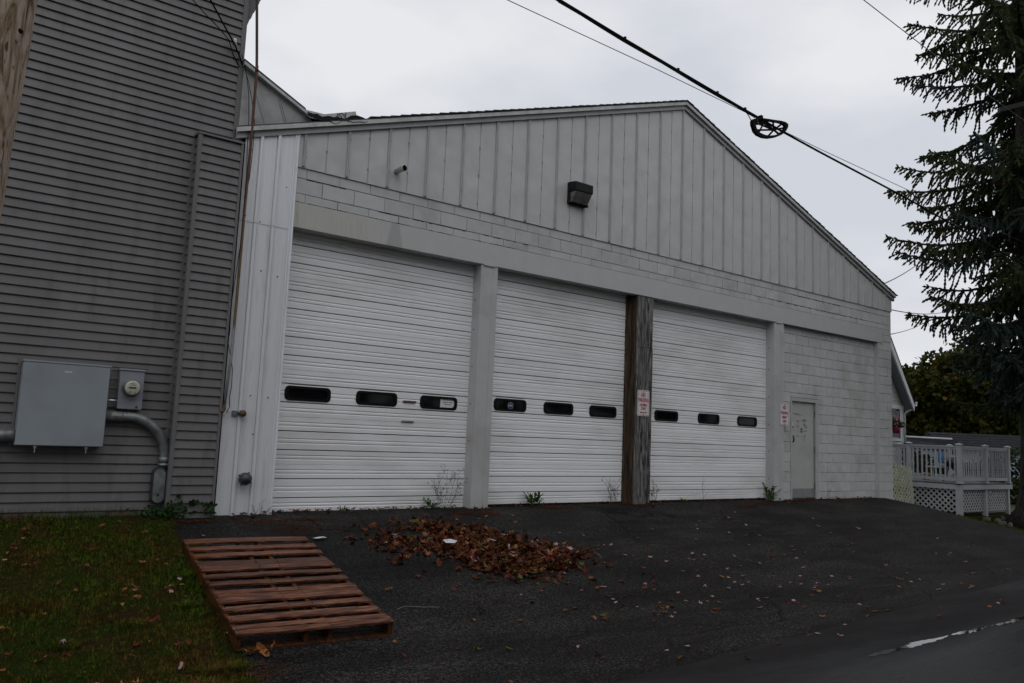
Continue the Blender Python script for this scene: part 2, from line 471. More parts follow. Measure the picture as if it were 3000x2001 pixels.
    leafy('leaf_olive', (0.05, 0.05, 0.010), (0.095, 0.09, 0.018), (0.14, 0.13, 0.03), 50, 0.45, 0.1)
    leafy('pine_litter', (0.04, 0.013, 0.004), (0.085, 0.028, 0.009), (0.14, 0.055, 0.017), 70, 0.7, 0.05)
    mk('bark', (0.075, 0.042, 0.018), 0.5, 30, rough=0.85, spec=0.1)
    mk('stem_dry', (0.028, 0.022, 0.018), 0.4, 30, rough=0.9)
    # background
    mk('deck_white', (0.40, 0.42, 0.44), 0.05, 3, rough=0.5, rnd=0.04, dirt=(0.33, 0.345, 0.35), dscale=2)
    mk('deck_board', (0.07, 0.07, 0.07), 0.2, 6, rough=0.7)
    mk('lattice_white', (0.42, 0.435, 0.44), 0.06, 6, rough=0.6, dirt=(0.36, 0.37, 0.33), dscale=2)
    mk('lattice_mossy', (0.42, 0.43, 0.36), 0.08, 6, rough=0.7, dirt=(0.25, 0.27, 0.11), dscale=2.6, dlo=0.45, dhi=0.78)
    mk('house_siding', (0.40, 0.41, 0.38), 0.05, 3, rough=0.6, rnd=0.04)
    mk('house_trim', (0.52, 0.54, 0.56), 0.04, 3, rough=0.5)
    mk('soffit_grey', (0.17, 0.18, 0.19), 0.1, 3, rough=0.6)
    mk('roof_slate', (0.022, 0.0225, 0.026), 0.3, 6, rough=0.9, spec=0.06, bmp=0.3, bscale=30)
    mk('shed_siding', (0.26, 0.32, 0.40), 0.06, 3, rough=0.6)
    mk('pot_pink', (0.30, 0.02, 0.075), 0.12, 9, rough=0.5)
    mk('flower_pink', (0.45, 0.18, 0.22), 0.3, 30, rough=0.6)
    mk('bin_blue', (0.03, 0.13, 0.32), 0.15, 9, rough=0.4)
    mk('grill_black', (0.012, 0.012, 0.013), 0.2, 9, rough=0.35)
    mk('pumpkin', (0.25, 0.07, 0.01), 0.2, 14, rough=0.5)
    mk('stone', (0.10, 0.10, 0.105), 0.35, 9, rough=0.8, bmp=0.5, bscale=30, rnd=0.4)
    mk('husk', (0.085, 0.055, 0.025), 0.4, 30, rough=0.7)


build_materials()

# ------------------------------------------------------------------ mesh helpers
WLOC = {}


class MB:
    def __init__(s):
        s.v = []
        s.f = []

    def add(s, vs, fs):
        o = len(s.v)
        s.v.extend(tuple(p) for p in vs)
        s.f.extend(tuple(i + o for i in f) for f in fs)
        return s

    def hexa(s, p):
        return s.add(p, [(3, 2, 1, 0), (4, 5, 6, 7), (0, 1, 5, 4), (1, 2, 6, 5), (2, 3, 7, 6), (3, 0, 4, 7)])

    def box(s, x0, x1, y0, y1, z0, z1):
        return s.hexa([(x0, y0, z0), (x1, y0, z0), (x1, y1, z0), (x0, y1, z0),
                       (x0, y0, z1), (x1, y0, z1), (x1, y1, z1), (x0, y1, z1)])

    def cbox(s, x0, x1, y0, y1, z0, z1, c):
        """box whose front (low y) edges are chamfered"""
        vs = [(x0, y1, z0), (x1, y1, z0), (x1, y1, z1), (x0, y1, z1),
              (x0, y0 + c, z0), (x1, y0 + c, z0), (x1, y0 + c, z1), (x0, y0 + c, z1),
              (x0 + c, y0, z0 + c), (x1 - c, y0, z0 + c), (x1 - c, y0, z1 - c), (x0 + c, y0, z1 - c)]
        fs = [(0, 3, 2, 1), (8, 9, 10, 11)]
        for i in range(4):
            j = (i + 1) % 4
            fs.append((i, j, 4 + j, 4 + i))
            fs.append((4 + i, 4 + j, 8 + j, 8 + i))
        return s.add(vs, fs)

    def prism(s, poly, y0, y1):
        """poly: list of (x,z), extruded along y"""
        n = len(poly)
        vs = [(x, y0, z) for x, z in poly] + [(x, y1, z) for x, z in poly]
        fs = [tuple(range(n)), tuple(range(2 * n - 1, n - 1, -1))]
        for i in range(n):
            j = (i + 1) % n
            fs.append((j, i, n + i, n + j))
        return s.add(vs, fs)

    def extx(s, prof, x0, x1):
        """prof: closed list of (y,z), extruded along x"""
        n = len(prof)
        vs = [(x0, y, z) for y, z in prof] + [(x1, y, z) for y, z in prof]
        fs = [tuple(range(n)), tuple(range(2 * n - 1, n - 1, -1))]
        for i in range(n):
            j = (i + 1) % n
            fs.append((j, i, n + i, n + j))
        return s.add(vs, fs)

    def extz(s, prof, z0, z1):
        """prof: closed list of (x,y), extruded along z"""
        n = len(prof)
        vs = [(x, y, z0) for x, y in prof] + [(x, y, z1) for x, y in prof]
        fs = [tuple(range(n)), tuple(range(2 * n - 1, n - 1, -1))]
        for i in range(n):
            j = (i + 1) % n
            fs.append((j, i, n + i, n + j))
        return s.add(vs, fs)

    def tube(s, path, r, n=8, caps=True):
        path = [Vector(p) for p in path]
        rr = r if isinstance(r, (list, tuple)) else [r] * len(path)
        o = len(s.v)
        up = None
        for i, p in enumerate(path):
            d = (path[min(i + 1, len(path) - 1)] - path[max(i - 1, 0)])
            if d.length < 1e-9:
                d = Vector((0, 0, 1))
            d.normalize()
            if up is None:
                a = Vector((0, 0, 1)) if abs(d.z) < 0.9 else Vector((1, 0, 0))
                up = (a - d * a.dot(d)).normalized()
            else:
                up = (up - d * up.dot(d))
                up = up.normalized() if up.length > 1e-6 else d.orthogonal().normalized()
            q = d.cross(up)
            for k in range(n):
                a = 2 * math.pi * k / n
                s.v.append(tuple(p + (up * math.cos(a) + q * math.sin(a)) * rr[i]))
        for i in range(len(path) - 1):
            for k in range(n):
                k2 = (k + 1) % n
                s.f.append((o + i * n + k, o + i * n + k2, o + (i + 1) * n + k2, o + (i + 1) * n + k))
        if caps:
            s.f.append(tuple(o + k for k in range(n - 1, -1, -1)))
            e = o + (len(path) - 1) * n
            s.f.append(tuple(e + k for k in range(n)))
        return s

    def lathe(s, c, axis, prof, n=20):
        """prof: list of (radius, distance along axis)"""
        return s.tube([Vector(c) + Vector(axis) * h for r_, h in prof], [max(r_, 1e-4) for r_, h in prof], n)

    def build(s, name, mat, parent=None, smooth=False, bevel=0.0):
        me = bpy.data.meshes.new(name)
        me.from_pydata(s.v, [], s.f)
        me.materials.append(MATS[mat])
        if smooth:
            me.polygons.foreach_set('use_smooth', [True] * len(me.polygons))
        me.update()
        return inst(name, me, parent, bevel=bevel)


def inst(name, me, parent=None, loc=(0, 0, 0), bevel=0.0):
    o = bpy.data.objects.new(name, me)
    COL.objects.link(o)
    o.location = loc
    if parent is not None:
        o.parent = parent
        o.matrix_parent_inverse = Matrix.Translation(-WLOC[parent.name])
    WLOC[o.name] = Vector(loc)
    if bevel:
        md = o.modifiers.new('bevel', 'BEVEL')
        md.width = bevel
        md.segments = 2
        md.limit_method = 'ANGLE'
    return o


def thing(name, label, cat, loc=(0, 0, 0), group=None):
    o = bpy.data.objects.new(name, None)
    COL.objects.link(o)
    o.location = loc
    o.empty_display_size = 0.2
    WLOC[o.name] = Vector(loc)
    return tag(o, label, cat, group)


def tag(o, label, cat, group=None):
    o['label'] = label
    o['category'] = cat
    if group:
        o['group'] = group
    return o


def struct(o, kind='structure'):
    o['kind'] = kind
    return o


def text_part(name, body, mat, parent, x, y, z, size, sx=1.0, align='CENTER', rot=(math.pi / 2, 0, 0), ext=0.0008, off=0.0):
    cu = bpy.data.curves.new(name, 'FONT')
    cu.body = body
    cu.size = size
    cu.align_x = align
    cu.align_y = 'CENTER'
    cu.extrude = ext
    cu.offset = off
    cu.resolution_u = 3
    to = bpy.data.objects.new('tmp', cu)
    COL.objects.link(to)
    dg = bpy.context.evaluated_depsgraph_get()
    me = bpy.data.meshes.new_from_object(to.evaluated_get(dg))
    bpy.data.objects.remove(to)
    bpy.data.curves.remove(cu)
    me.transform(Matrix.Translation((x, y, z)) @ Matrix.Rotation(rot[1], 4, 'Y') @ Matrix.Rotation(rot[0], 4, 'X') @ Matrix.Diagonal((sx, 1, 1, 1)))
    me.materials.clear()
    me.materials.append(MATS[mat])
    return inst(name, me, parent)


# ------------------------------------------------------------------ terrain
def G(x, y):
    a = max(0.0, -y)
    if a < 3.8:
        z = -0.15 * a - 0.02 * min(1, a / 0.8)
    elif a < 6:
        t = (a - 3.8) / 2.2
        z = -0.59 - 0.045 * (1 - (1 - t) ** 2)
    else:
        z = -0.635 + min(0.012 * (a - 6), 0.05)
    return z - 0.12 * min(max(x - 14.2, 0), 2.6)


def DR(x, y):
    """height of the asphalt itself"""
    return G(x, y) + 0.004 + 0.006 * (math.sin(x * 1.9 + y) + math.sin(y * 2.7 - x)) * min(1, max(0, -y)) * min(1, max(0, (y + 5.1) / 1.2))


def frange(a, b, n):
    return [a + (b - a) * i / n for i in range(n + 1)]


def sheet(name, xs, yfun, ny, mat, dz, wob=0.0):
    """grid following G between the two edges yfun(x) -> (y0, y1)"""
    m = MB()
    n = ny + 1
    for x in xs:
        y0, y1 = yfun(x)
        for j in range(n):
            y = y0 + (y1 - y0) * j / ny
            z = G(x, y) + dz
            if wob:
                z += wob * (math.sin(x * 1.7 + y * 0.9) + math.sin(y * 2.3 - x * 0.6 + 1.2) + 0.6 * math.sin(x * 4.1 + 2.2 * y))
            m.v.append((x, y, z))
    for i in range(len(xs) - 1):
        for j in range(ny):
            a = i * n + j
            m.f.append((a, a + 1, a + n + 1, a + n))
    return m.build(name, mat, smooth=True)


def edge_noise(x, a=0.03):
    return a * (math.sin(x * 3.1) + 0.7 * math.sin(x * 7.7 + 1) + 0.5 * math.sin(x * 17.3 + 2))


def seam_y(x):
    return max(-5.6, min(-4.5, -5.42 + 0.066 * max(x, 0))) + edge_noise(x, 0.010)


def drive_left(y):
    """x of the boundary between lawn and driveway"""
    pts = [(1.0, -1.34), (0, -1.34), (-0.35, -1.34), (-1.2, -1.41), (-1.7, -1.44), (-3.5, -1.60), (-3.9, -1.70), (-4.3, -1.82), (-6, -2.4)]
    for (ya, xa), (yb, xb) in zip(pts, pts[1:]):
        if yb <= y <= ya:
            return xa + (xb - xa) * (y - ya) / (yb - ya) + edge_noise(y * 1.3, 0.03)
    return -1.36


def build_ground():
    # far ground sheet reaching the horizon
    m = MB()
    xs = [-400, -60, -20, -8, -3, 0, 5, 10, 14.2, 15.5, 16.8, 20, 30, 60, 150, 600]
    ys = [-400, -60, -20, -12, -8, -6, -5, -3.8, -2, 0, 3, 10, 40, 150, 600]
    for x in xs:
        for y in ys:
            m.v.append((x, y, G(x, y) - 0.09 - (0.10 if x < 14 and y > -5 else 0)))
    n = len(ys)
    for i in range(len(xs) - 1):
        for j in range(n - 1):
            a = i * n + j
            m.f.append((a, a + n, a + n + 1, a + 1))
    struct(m.build('terrain', 'terrain'))
    # driveway: columns run along y, from the building to the road seam
    m = MB()
    rows = frange(0.6, -5.9, 64)
    NX = 130
    for y in rows:
        xl = drive_left(y)
        xr = 15.95 - 0.02 * max(0, -y) if y > -0.8 else 15.95 - 0.26 * (-y - 0.8)
        xr += edge_noise(y * 2, 0.02)
        for i in range(NX + 1):
            x = xl + (xr - xl) * i / NX
            m.v.append((x, y, DR(x, y)))
    for j in range(len(rows) - 1):
        for i in range(NX):
            a = j * (NX + 1) + i
            m.f.append((a, a + NX + 1, a + NX + 2, a + 1))
    struct(m.build('driveway', 'asphalt', smooth=True))
    # road
    struct(sheet('road', frange(-40, 70, 440), lambda x: (seam_y(x), -13.0), 24, 'road_asphalt', 0.010))
    # lawn soil under the blades
    m = MB()
    rows = frange(0.4, -5.7, 40)
    for y in rows:
        xr = drive_left(y) + 0.12
        for i in range(41):
            x = -14 + (xr + 14) * i / 40
            m.v.append((x, y, G(x, y) - 0.004 + 0.012 * (math.sin(x * 3 + y) + math.sin(y * 4 - x))))
    for j in range(40):
        for i in range(40):
            a = j * 41 + i
            m.f.append((a, a + 41, a + 42, a + 1))
    struct(m.build('lawn', 'soil', smooth=True))
    # strip of grass by the deck
    struct(sheet('verge', frange(15.0, 24, 40), lambda x: (-0.45, -4.6), 30, 'soil', -0.02 + 0.0, 0.01))
    # gutter water: a broken chain of shallow pools
    rg = random.Random(5)
    for x0, x1, w0 in ((2.7, 4.2, 0.062), (4.24, 5.0, 0.055), (5.05, 7.0, 0.07), (7.1, 9.2, 0.06)):
        m = MB()
        n = int((x1 - x0) / 0.035)
        up, lo = [], []
        for i in range(n + 1):
            t = i / n
            x = x0 + t * (x1 - x0)
            wdt = w0 * (math.sin(math.pi * t) ** 0.55) * (0.75 + 0.25 * math.sin(x * 7.3) + rg.uniform(-0.10, 0.10)) + 0.002
            c = -5.93 + 0.010 * math.sin(x * 2.1) + 0.006 * math.sin(x * 9.1)
            up.append((x, c + wdt * 0.55 + rg.uniform(-0.004, 0.004), -0.6215))
            lo.append((x, c - wdt * 0.9 + rg.uniform(-0.012, 0.012), -0.6215))
        k = len(up)
        m.add(up + lo, [(i, k + i, k + i + 1, i + 1) for i in range(k - 1)])
        struct(m.build('puddle', 'water'))


build_ground()


# ------------------------------------------------------------------ garage
def build_garage():
    T = thing('garage_building', 'long light grey garage of painted block and ribbed metal with three white roll doors', 'garage', (7.2, 0, 0))
    ZN = lambda n: 4.2164 - 0.2032 * n
    BW = 0.4516
    # --- block walling (mortar body) with each block a piece
    m = MB()
    m.box(-0.15, 14.60, 0.008, 0.20, 3.86, 4.55)
    m.box(14.02, 14.60, 0.008, 0.60, -0.7, 3.86)
    m.box(10.34, 10.705, 0.098, 0.30, -0.4, 3.86)
    m.box(11.70, 14.02, 0.098, 0.30, -0.4, 3.86)
    m.box(10.705, 11.70, 0.098, 0.30, 2.095, 3.86)
    wall = m.build('block_wall', 'mortar', T)
    m = MB()
    m.box(13.9985, 14.0015, 0.004, 0.10, -0.3, 3.57)
    m.box(14.0, 14.045, -0.002, 0.008, -0.3, 3.57)
    m.build('recess_return', 'steel_paint', T)
    m = MB()
    m.cbox(10.66, 11.74, 0.086, 0.12, 2.096, 2.176, 0.004)
    m.build('door_lintel', 'block_paint', T)
    cache = {}

    def block(x0, x1, z0, z1, y):
        if x1 - x0 < 0.03 or z1 - z0 < 0.03:
            return
        gx, gz = 0.0045, 0.0045
        w_, h_ = round(x1 - x0 - 2 * gx, 3), round(z1 - z0 - 2 * gz, 3)
        k = (w_, h_)
        if k not in cache:
            mb = MB()
            mb.cbox(-w_ / 2, w_ / 2, 0, 0.05, -h_ / 2, h_ / 2, 0.004)
            me = bpy.data.meshes.new('block')
            me.from_pydata(mb.v, [], mb.f)
            me.materials.append(MATS['block_paint'])
            cache[k] = me
        o = inst('block', cache[k], wall, ((x0 + x1) / 2, y + U(-0.0015, 0.0015), (z0 + z1) / 2 + U(-0.0008, 0.0008)))
        o.rotation_euler = (U(-0.004, 0.004), 0, U(-0.003, 0.003))

    def row(n0, n1, xa, xb, off, y, holes=()):
        z1, z0 = ZN(n0), ZN(n1)
        x = xa
        k = math.floor((xa - off) / BW) + 1
        cuts = [xa]
        while off + k * BW < xb - 0.02:
            if off + k * BW > xa + 0.02:
                cuts.append(off + k * BW)
            k += 1
        cuts.append(xb)
        for a, b_ in zip(cuts, cuts[1:]):
            segs = [(a, b_)]
            for hx0, hx1, hz in holes:
                if z0 < hz - 0.05:
                    ns = []
                    for p, q in segs:
                        if q <= hx0 or p >= hx1:
                            ns.append((p, q))
                        else:
                            if p < hx0:
                                ns.append((p, hx0))
                            if q > hx1:
                                ns.append((hx1, q))
                    segs = ns
            for p, q in segs:
                block(p, q, z0, z1, y)
    row(-0.95, 0, -0.14, 14.62, 0.0, 0.0)
    row(0, 1, -0.14, 14.62, BW / 2, 0.0)
    row(1, 1.55, -0.14, 14.62, 0.0, 0.0)
    row(1.55, 2.2, 14.20, 14.62, 14.4, 0.0)
    row(2.2, 3, 14.20, 14.62, 14.33, 0.0)
    for n in range(3, 22):
        A = n % 2
        row(n, n + 1, 14.046, 14.62 - 0.004 * R(), 14.24 if A else 14.42, 0.0)
        row(n, n + 1, 10.345, 13.998, 10.679 if A else 10.679 - BW / 2, 0.09, [(10.705, 11.70, 2.10)])
    # --- lintel beam
    m = MB()
    m.box(-0.15, 14.19, -0.012, 0.02, 3.585, 3.897)
    m.box(-0.15, 14.19, -0.012, 0.30, 3.572, 3.585)
    m.box(-0.15, 14.19, 0.02, 0.30, 3.70, 3.88)
    m.build('lintel_beam', 'beam_paint', T)
    # --- posts
    for x0, x1, zb in ((2.781, 3.083, -0.02), (10.015, 10.335, 0.0)):
        m = MB()
        m.box(x0, x1, 0.0, 0.24, zb - 0.3, 3.571)
        o = m.build('post', 'steel_paint', T, bevel=0.006)
        m = MB()
        m.box(x0 + 0.20, x0 + 0.204, -0.0012, 0.0, 0.05, 3.5)
        m.build('weld_seam', 'fascia_paint', o)
        m = MB()
        m.box(x0 + 0.03, x0 + 0.235, -0.018, -0.0125, 3.556, 3.582)
        m.build('cap_plate', 'steel_paint', o)
        m = MB()
        for z in (0.42, 0.96, 1.5, 2.05, 2.6, 3.05):
            m.lathe((x0 - 0.004, 0.13, z), (1, 0, 0), [(0.012, 0), (0.012, 0.006)], 8)
        m.build('bolts', 'rust', o)
    m = MB()
    m.box(6.085, 6.475, 0.0, 0.03, -0.02, 2.66)
    m.box(6.078, 6.468, 0.001, 0.03, 2.664, 3.571)
    o = m.build('wood_post', 'post_wood', T, bevel=0.006)
    o['label'] = 'weathered grey wooden post between the second and third doors'
    m = MB()
    m.box(6.09, 6.46, 0.03, 0.24, -0.02, 3.571)
    m.build('post_side', 'post_wood_brown', o, bevel=0.004)
    m = MB()
    m.box(5.985, 6.0895, 0.15, 0.23, -0.02, 3.571)
    m.build('jamb_board', 'post_wood_brown', o, bevel=0.004)
    # --- gable sheet: one panel per rib-to-rib sheet
    ax, az = 7.16, 7.235

    def rake(x):
        return az - 0.3355 * (ax - x) if x < ax else az - 0.345 * (x - ax)
    i = 0
    xs = [-0.15] + [-0.061 + 0.6 * k for k in range(0, 25)] + [14.635]
    for a, b_ in zip(xs, xs[1:]):
        if b_ - a < 0.02:
            continue
        mid = (a + b_) / 2
        cuts = [a, b_] + ([ax] if a < ax < b_ else [])
        full = abs(b_ - a - 0.6) < 0.02
        # flat sheet with a pressed groove down its middle
        pr = [(a, -0.0162), (b_ - 0.0005, -0.0162)]
        if b_ - a > 0.4:
            c_ = a + 0.30
            pr = [(a, -0.0162), (c_ - 0.012, -0.0162), (c_ - 0.008, -0.0045), (c_ + 0.008, -0.0045), (c_ + 0.012, -0.0162), (b_ - 0.0005, -0.0162)]

        def strip(pr, zb, zt):
            m = MB()
            for (xa, ya), (xb, yb) in zip(pr, pr[1:]):
                pts = [xa, xb]
                if xa < ax < xb:
                    pts = [xa, ax, xb]
                for p, q in zip(pts, pts[1:]):
                    y_p = ya + (yb - ya) * (p - xa) / max(1e-6, xb - xa)
                    y_q = ya + (yb - ya) * (q - xa) / max(1e-6, xb - xa)
                    m.add([(p, y_p, zb), (q, y_q, zb), (q, y_q, rake(q) + zt), (p, y_p, rake(p) + zt),
                           (p, y_p + 0.003, zb), (q, y_q + 0.003, zb), (q, y_q + 0.003, rake(q) + zt), (p, y_p + 0.003, rake(p) + zt)],
                          [(0, 1, 2, 3), (7, 6, 5, 4), (0, 4, 5, 1)])
            return m
        pn = strip(pr, 4.355, 0.06).build('metal_panel', 'gable_metal', T)
        if a > -0.1:
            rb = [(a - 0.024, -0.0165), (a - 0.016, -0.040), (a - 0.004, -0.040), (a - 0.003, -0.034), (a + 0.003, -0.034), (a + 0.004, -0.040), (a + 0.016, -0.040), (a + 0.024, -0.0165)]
            strip(rb, 4.372, 0.055).build('rib', 'rib_shade_metal', pn)  # rib drawn darker than its panel, shading held in the colour
    m = MB()
    m.box(-0.14, 14.632, -0.013, 0.0, 4.352, 4.36)
    m.build('base_trim', 'fascia_paint', T)
    m = MB()
    for k in range(0, 49):
        x = -0.061 + 0.3 * k
        if k % 2 == 0:
            x += 0.030
        z = 4.45 + U(0, 0.2)
        while z < rake(x) - 0.1:
            m.box(x - 0.006, x + 0.006, -0.026, -0.005, z, z + 0.012)
            z += 0.43
    struct(m.build('fasteners', 'fascia_paint', T), 'stuff')
    # body behind the cladding: back of gable, side walls, rear wall, floor
    m = MB()
    m.prism([(-0.84, 4.4), (14.6, 4.4), (14.6, 4.72), (7.16, 7.28), (-0.84, 4.58)], 0.02, 0.12)
    m.build('gable_wall', 'interior', T)
    m = MB()
    m.box(14.30, 14.60, 0.6, 18, -0.8, 4.75)
    m.box(-0.85, -0.60, 0.6, 18, -0.8, 4.6)
    m.box(-0.6, 14.3, 17.7, 18, -0.8, 4.6)
    m.box(-0.14, 14.3, 0.6, 17.7, -0.3, -0.05)
    m.box(-0.6, 14.3, 0.9, 17.7, 4.2, 4.3)
    m.build('rear_walls', 'block_paint', T)

    # --- roof, fascia, shingle courses
    def rbox(m, x0, z0, x1, z1, y0, y1, h0, h1):
        m.hexa([(x0, y0, z0 + h0), (x1, y0, z1 + h0), (x1, y1, z1 + h0), (x0, y1, z0 + h0),
                (x0, y0, z0 + h1), (x1, y0, z1 + h1), (x1, y1, z1 + h1), (x0, y1, z0 + h1)])
    xl, zl = -0.93, az - 0.3355 * (ax + 0.93)
    xr, zr = 14.70, az - 0.345 * (14.70 - ax)
    m = MB()
    rbox(m, xl, zl, ax, az, -0.055, 0.0, -0.012, 0.085)
    rbox(m, ax, az, xr, zr, -0.055, 0.0, -0.012, 0.085)
    fas = m.build('fascia', 'fascia_paint', T)
    m = MB()
    rbox(m, xl - 0.02, zl - 0.007, ax, az, -0.095, -0.0555, 0.062, 0.118)
    rbox(m, ax, az, xr, zr, -0.095, -0.0555, 0.062, 0.118)
    m.build('drip_edge', 'drip_edge', fas)
    m = MB()
    rbox(m, xl, zl, ax, az, -0.090, 18.2, 0.119, 0.135)
    rbox(m, ax, az, xr, zr, -0.090, 18.2, 0.119, 0.135)
    roof = m.build('roof', 'shingle', T)
    for side in (0, 1):
        sl = 0.3355 if side == 0 else -0.345
        ln = 0.155
        mb = MB()
        if side == 0:
            mb.hexa([(-ln - 0.02, -0.108, -(ln + 0.02) * sl + 0.012), (0.02, -0.108, 0.02 * sl), (0.02, 18.2, 0.02 * sl), (-ln - 0.02, 18.2, -(ln + 0.02) * sl + 0.012),
                     (-ln - 0.02, -0.108, -(ln + 0.02) * sl + 0.024), (0.02, -0.108, 0.02 * sl + 0.008), (0.02, 18.2, 0.02 * sl + 0.008), (-ln - 0.02, 18.2, -(ln + 0.02) * sl + 0.024)])
        else:
            mb.hexa([(-0.02, -0.108, -0.02 * sl), (ln + 0.02, -0.108, (ln + 0.02) * sl + 0.012), (ln + 0.02, 18.2, (ln + 0.02) * sl + 0.012), (-0.02, 18.2, -0.02 * sl),
                     (-0.02, -0.108, -0.02 * sl + 0.008), (ln + 0.02, -0.108, (ln + 0.02) * sl + 0.024), (ln + 0.02, 18.2, (ln + 0.02) * sl + 0.024), (-0.02, 18.2, -0.02 * sl + 0.008)])
        me = bpy.data.meshes.new('shingle')
        me.from_pydata(mb.v, [], mb.f)
        me.materials.append(MATS['shingle'])
        x = ax
        while (side == 0 and x > 0.86) or (side == 1 and x < 14.6):
            z = (az - 0.3355 * (ax - x)) if side == 0 else (az - 0.345 * (x - ax))
            inst('shingle', me, roof, (x, U(-0.006, 0.006), z + 0.136 + U(-0.002, 0.003)))
            x += -ln if side == 0 else ln
    # --- white ribbed sheet beside the first door
    def sheetz(z0, z1, dy):
        pr = [(-0.815, -0.018)]
        for c_ in (-0.620, -0.401):
            pr += [(c_ - 0.024, -0.018), (c_ - 0.016, -0.046), (c_ + 0.016, -0.046), (c_ + 0.024, -0.018)]
        for c_ in (-0.752, -0.686, -0.545, -0.475, -0.33, -0.26):
            pr += [(c_ - 0.005, -0.018), (c_, -0.021), (c_ + 0.005, -0.018)]
        pr += [(-0.2, -0.018)]
        pr = sorted(pr)
        m = MB()
        for (xa, ya), (xb, yb) in zip(pr, pr[1:]):
            za, zb = min(z1, rake(xa) + 0.05), min(z1, rake(xb) + 0.05)
            m.add([(xa, ya + dy, z0), (xb, yb + dy, z0), (xb, yb + dy, zb), (xa, ya + dy, za)], [(0, 1, 2, 3)])
            m.add([(xa, ya + dy + 0.002, z0), (xb, yb + dy + 0.002, z0), (xb, yb + dy + 0.002, zb), (xa, ya + dy + 0.002, za)], [(3, 2, 1, 0)])
        return m
    o = sheetz(-0.09, 3.535, 0.0).build('white_metal_sheet', 'white_sheet', T)
    o['label'] = 'tall white ribbed metal sheet beside the leftmost roll door'
    sheetz(3.52, 4.80, -0.005).build('white_metal_sheet', 'white_sheet', T)
    for c_ in (-0.620, -0.401):  # thin added strips painting the shade along both sides of each rib
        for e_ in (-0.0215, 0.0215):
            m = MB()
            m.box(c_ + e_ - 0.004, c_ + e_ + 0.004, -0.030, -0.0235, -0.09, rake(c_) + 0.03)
            m.build('rib_shade_strip', 'rib_shade_metal', o)
    # open mortar cracks over the beam
    m = MB()
    for z0, x0, x1 in ((3.901, -0.12, 2.2), (4.010, 1.0, 3.6), (3.903, 2.6, 3.4), (4.010, 9.8, 13.4), (4.213, 10.6, 12.4), (4.213, 0.0, 0.5)):
        x = x0
        while x < x1:
            l = U(0.03, 0.12)
            if R() < 0.75:
                h = U(0.003, 0.011)
                zz = z0 + U(-0.004, 0.006)
                m.box(x, x + l, -0.0035, 0.002, zz - h / 2, zz + h / 2)
            x += l * U(0.8, 1.3)
    struct(m.build('mortar_cracks', 'tar', T), 'stuff')
    m = MB()
    m.box(-0.815, -0.15, -0.012, 0.10, -0.6, 4.50)
    m.box(-0.20, -0.147, 0.10, 0.24, -0.2, 3.9)
    m.build('sheet_backing', 'interior', T)
    m = MB()
    m.extz([(-0.2, -0.0185), (-0.2, -0.036), (-0.188, -0.043), (-0.176, -0.033), (-0.164, -0.033), (-0.152, -0.045), (-0.145, -0.045), (-0.145, 0.19), (-0.149, 0.19), (-0.149, -0.0185)], -0.1, 4.83)
    m.build('corner_trim', 'white_sheet', T)
    m = MB()
    for x, z in ((-0.50, 2.94), (-0.29, 2.90), (-0.505, 1.41), (-0.29, 1.40), (-0.26, 4.05), (-0.56, 3.545), (-0.44, 0.95), (-0.735, 4.42)):
        m.lathe((x, -0.028, z), (0, 1, 0), [(0.004, 0), (0.009, 0.004), (0.009, 0.012)], 8)
    m.build('sheet_screws', 'cap_dark', T)

    # --- roll-up doors
    def groove(y, zc, d=0.009, h=0.016):
        return [(y, zc - h), (y + d, zc - h * 0.2), (y + d, zc + h * 0.15), (y, zc + h * 0.55)]

    def rib(y, zc):
        """a stiffening rib: small step with an upward facing lip"""
        return [(y, zc - 0.014), (y + 0.010, zc + 0.001), (y + 0.010, zc + 0.005), (y, zc + 0.008)]

    def door(x0, x1, dz, wins, lab):
        D = thing_part('garage_door', T, lab)
        YD = 0.2
        zs = [0.171 + dz, 0.407 + dz]
        J = [-0.012 + dz]
        k = 0
        while True:
            z = 0.171 + dz + 0.598 * k
            if z > 3.62:
                break
            J.append(z)
            if z + 0.236 < 3.62:
                J.append(z + 0.236)
            k += 1
        J.append(3.72)
        wi = 0
        for i, (a, b_) in enumerate(zip(J, J[1:])):
            h = b_ - a
            a2, b2 = a + 0.0055, b_ - 0.0055
            prof = [(YD + 0.016, a2), (YD + 0.004, a2), (YD, a2 + 0.004)]
            if h > 0.3:
                ribs = [a + 0.068, a + 0.112, a + h / 2, a + h - 0.114, a + h - 0.07]
            elif h > 0.2:
                ribs = [a + 0.090, a + 0.140]
            else:
                ribs = [a + h - 0.105, a + h - 0.065] if h > 0.14 else []
            for j, zc in enumerate(ribs):
                if h > 0.3 and j == 2:
                    prof += [(YD, zc - 0.006), (YD + 0.006, zc - 0.003), (YD + 0.006, zc + 0.002), (YD, zc + 0.003)]
                else:
                    prof += rib(YD, zc)
            prof += [(YD, b2 - 0.003), (YD + 0.004, b2), (YD + 0.016, b2)]
            back = [(YD + 0.04, b2), (YD + 0.04, a2)]
            iswin = abs(a - (1.367 + dz)) < 0.02
            m = MB()
            if not iswin:
                m.extx(prof + back, x0, x1)
                m.build('door_section', 'door_white', D)
            else:
                zc = (a + b_) / 2 + 0.0
                hz0, hz1 = zc - 0.068, zc + 0.068
                edges = [x0]
                for wx in wins:
                    edges += [wx - 0.27, wx + 0.27]
                edges.append(x1)
                for e0, e1 in zip(edges[0::2], edges[1::2]):
                    m.extx(prof + back, e0, e1)
                for wx in wins:
                    m.box(wx - 0.2699, wx + 0.2699, YD, YD + 0.04, a2 + 0.004, hz0)
                    m.box(wx - 0.2699, wx + 0.2699, YD, YD + 0.04, hz1, b2 - 0.004)
                m.build('door_section', 'door_white', D)
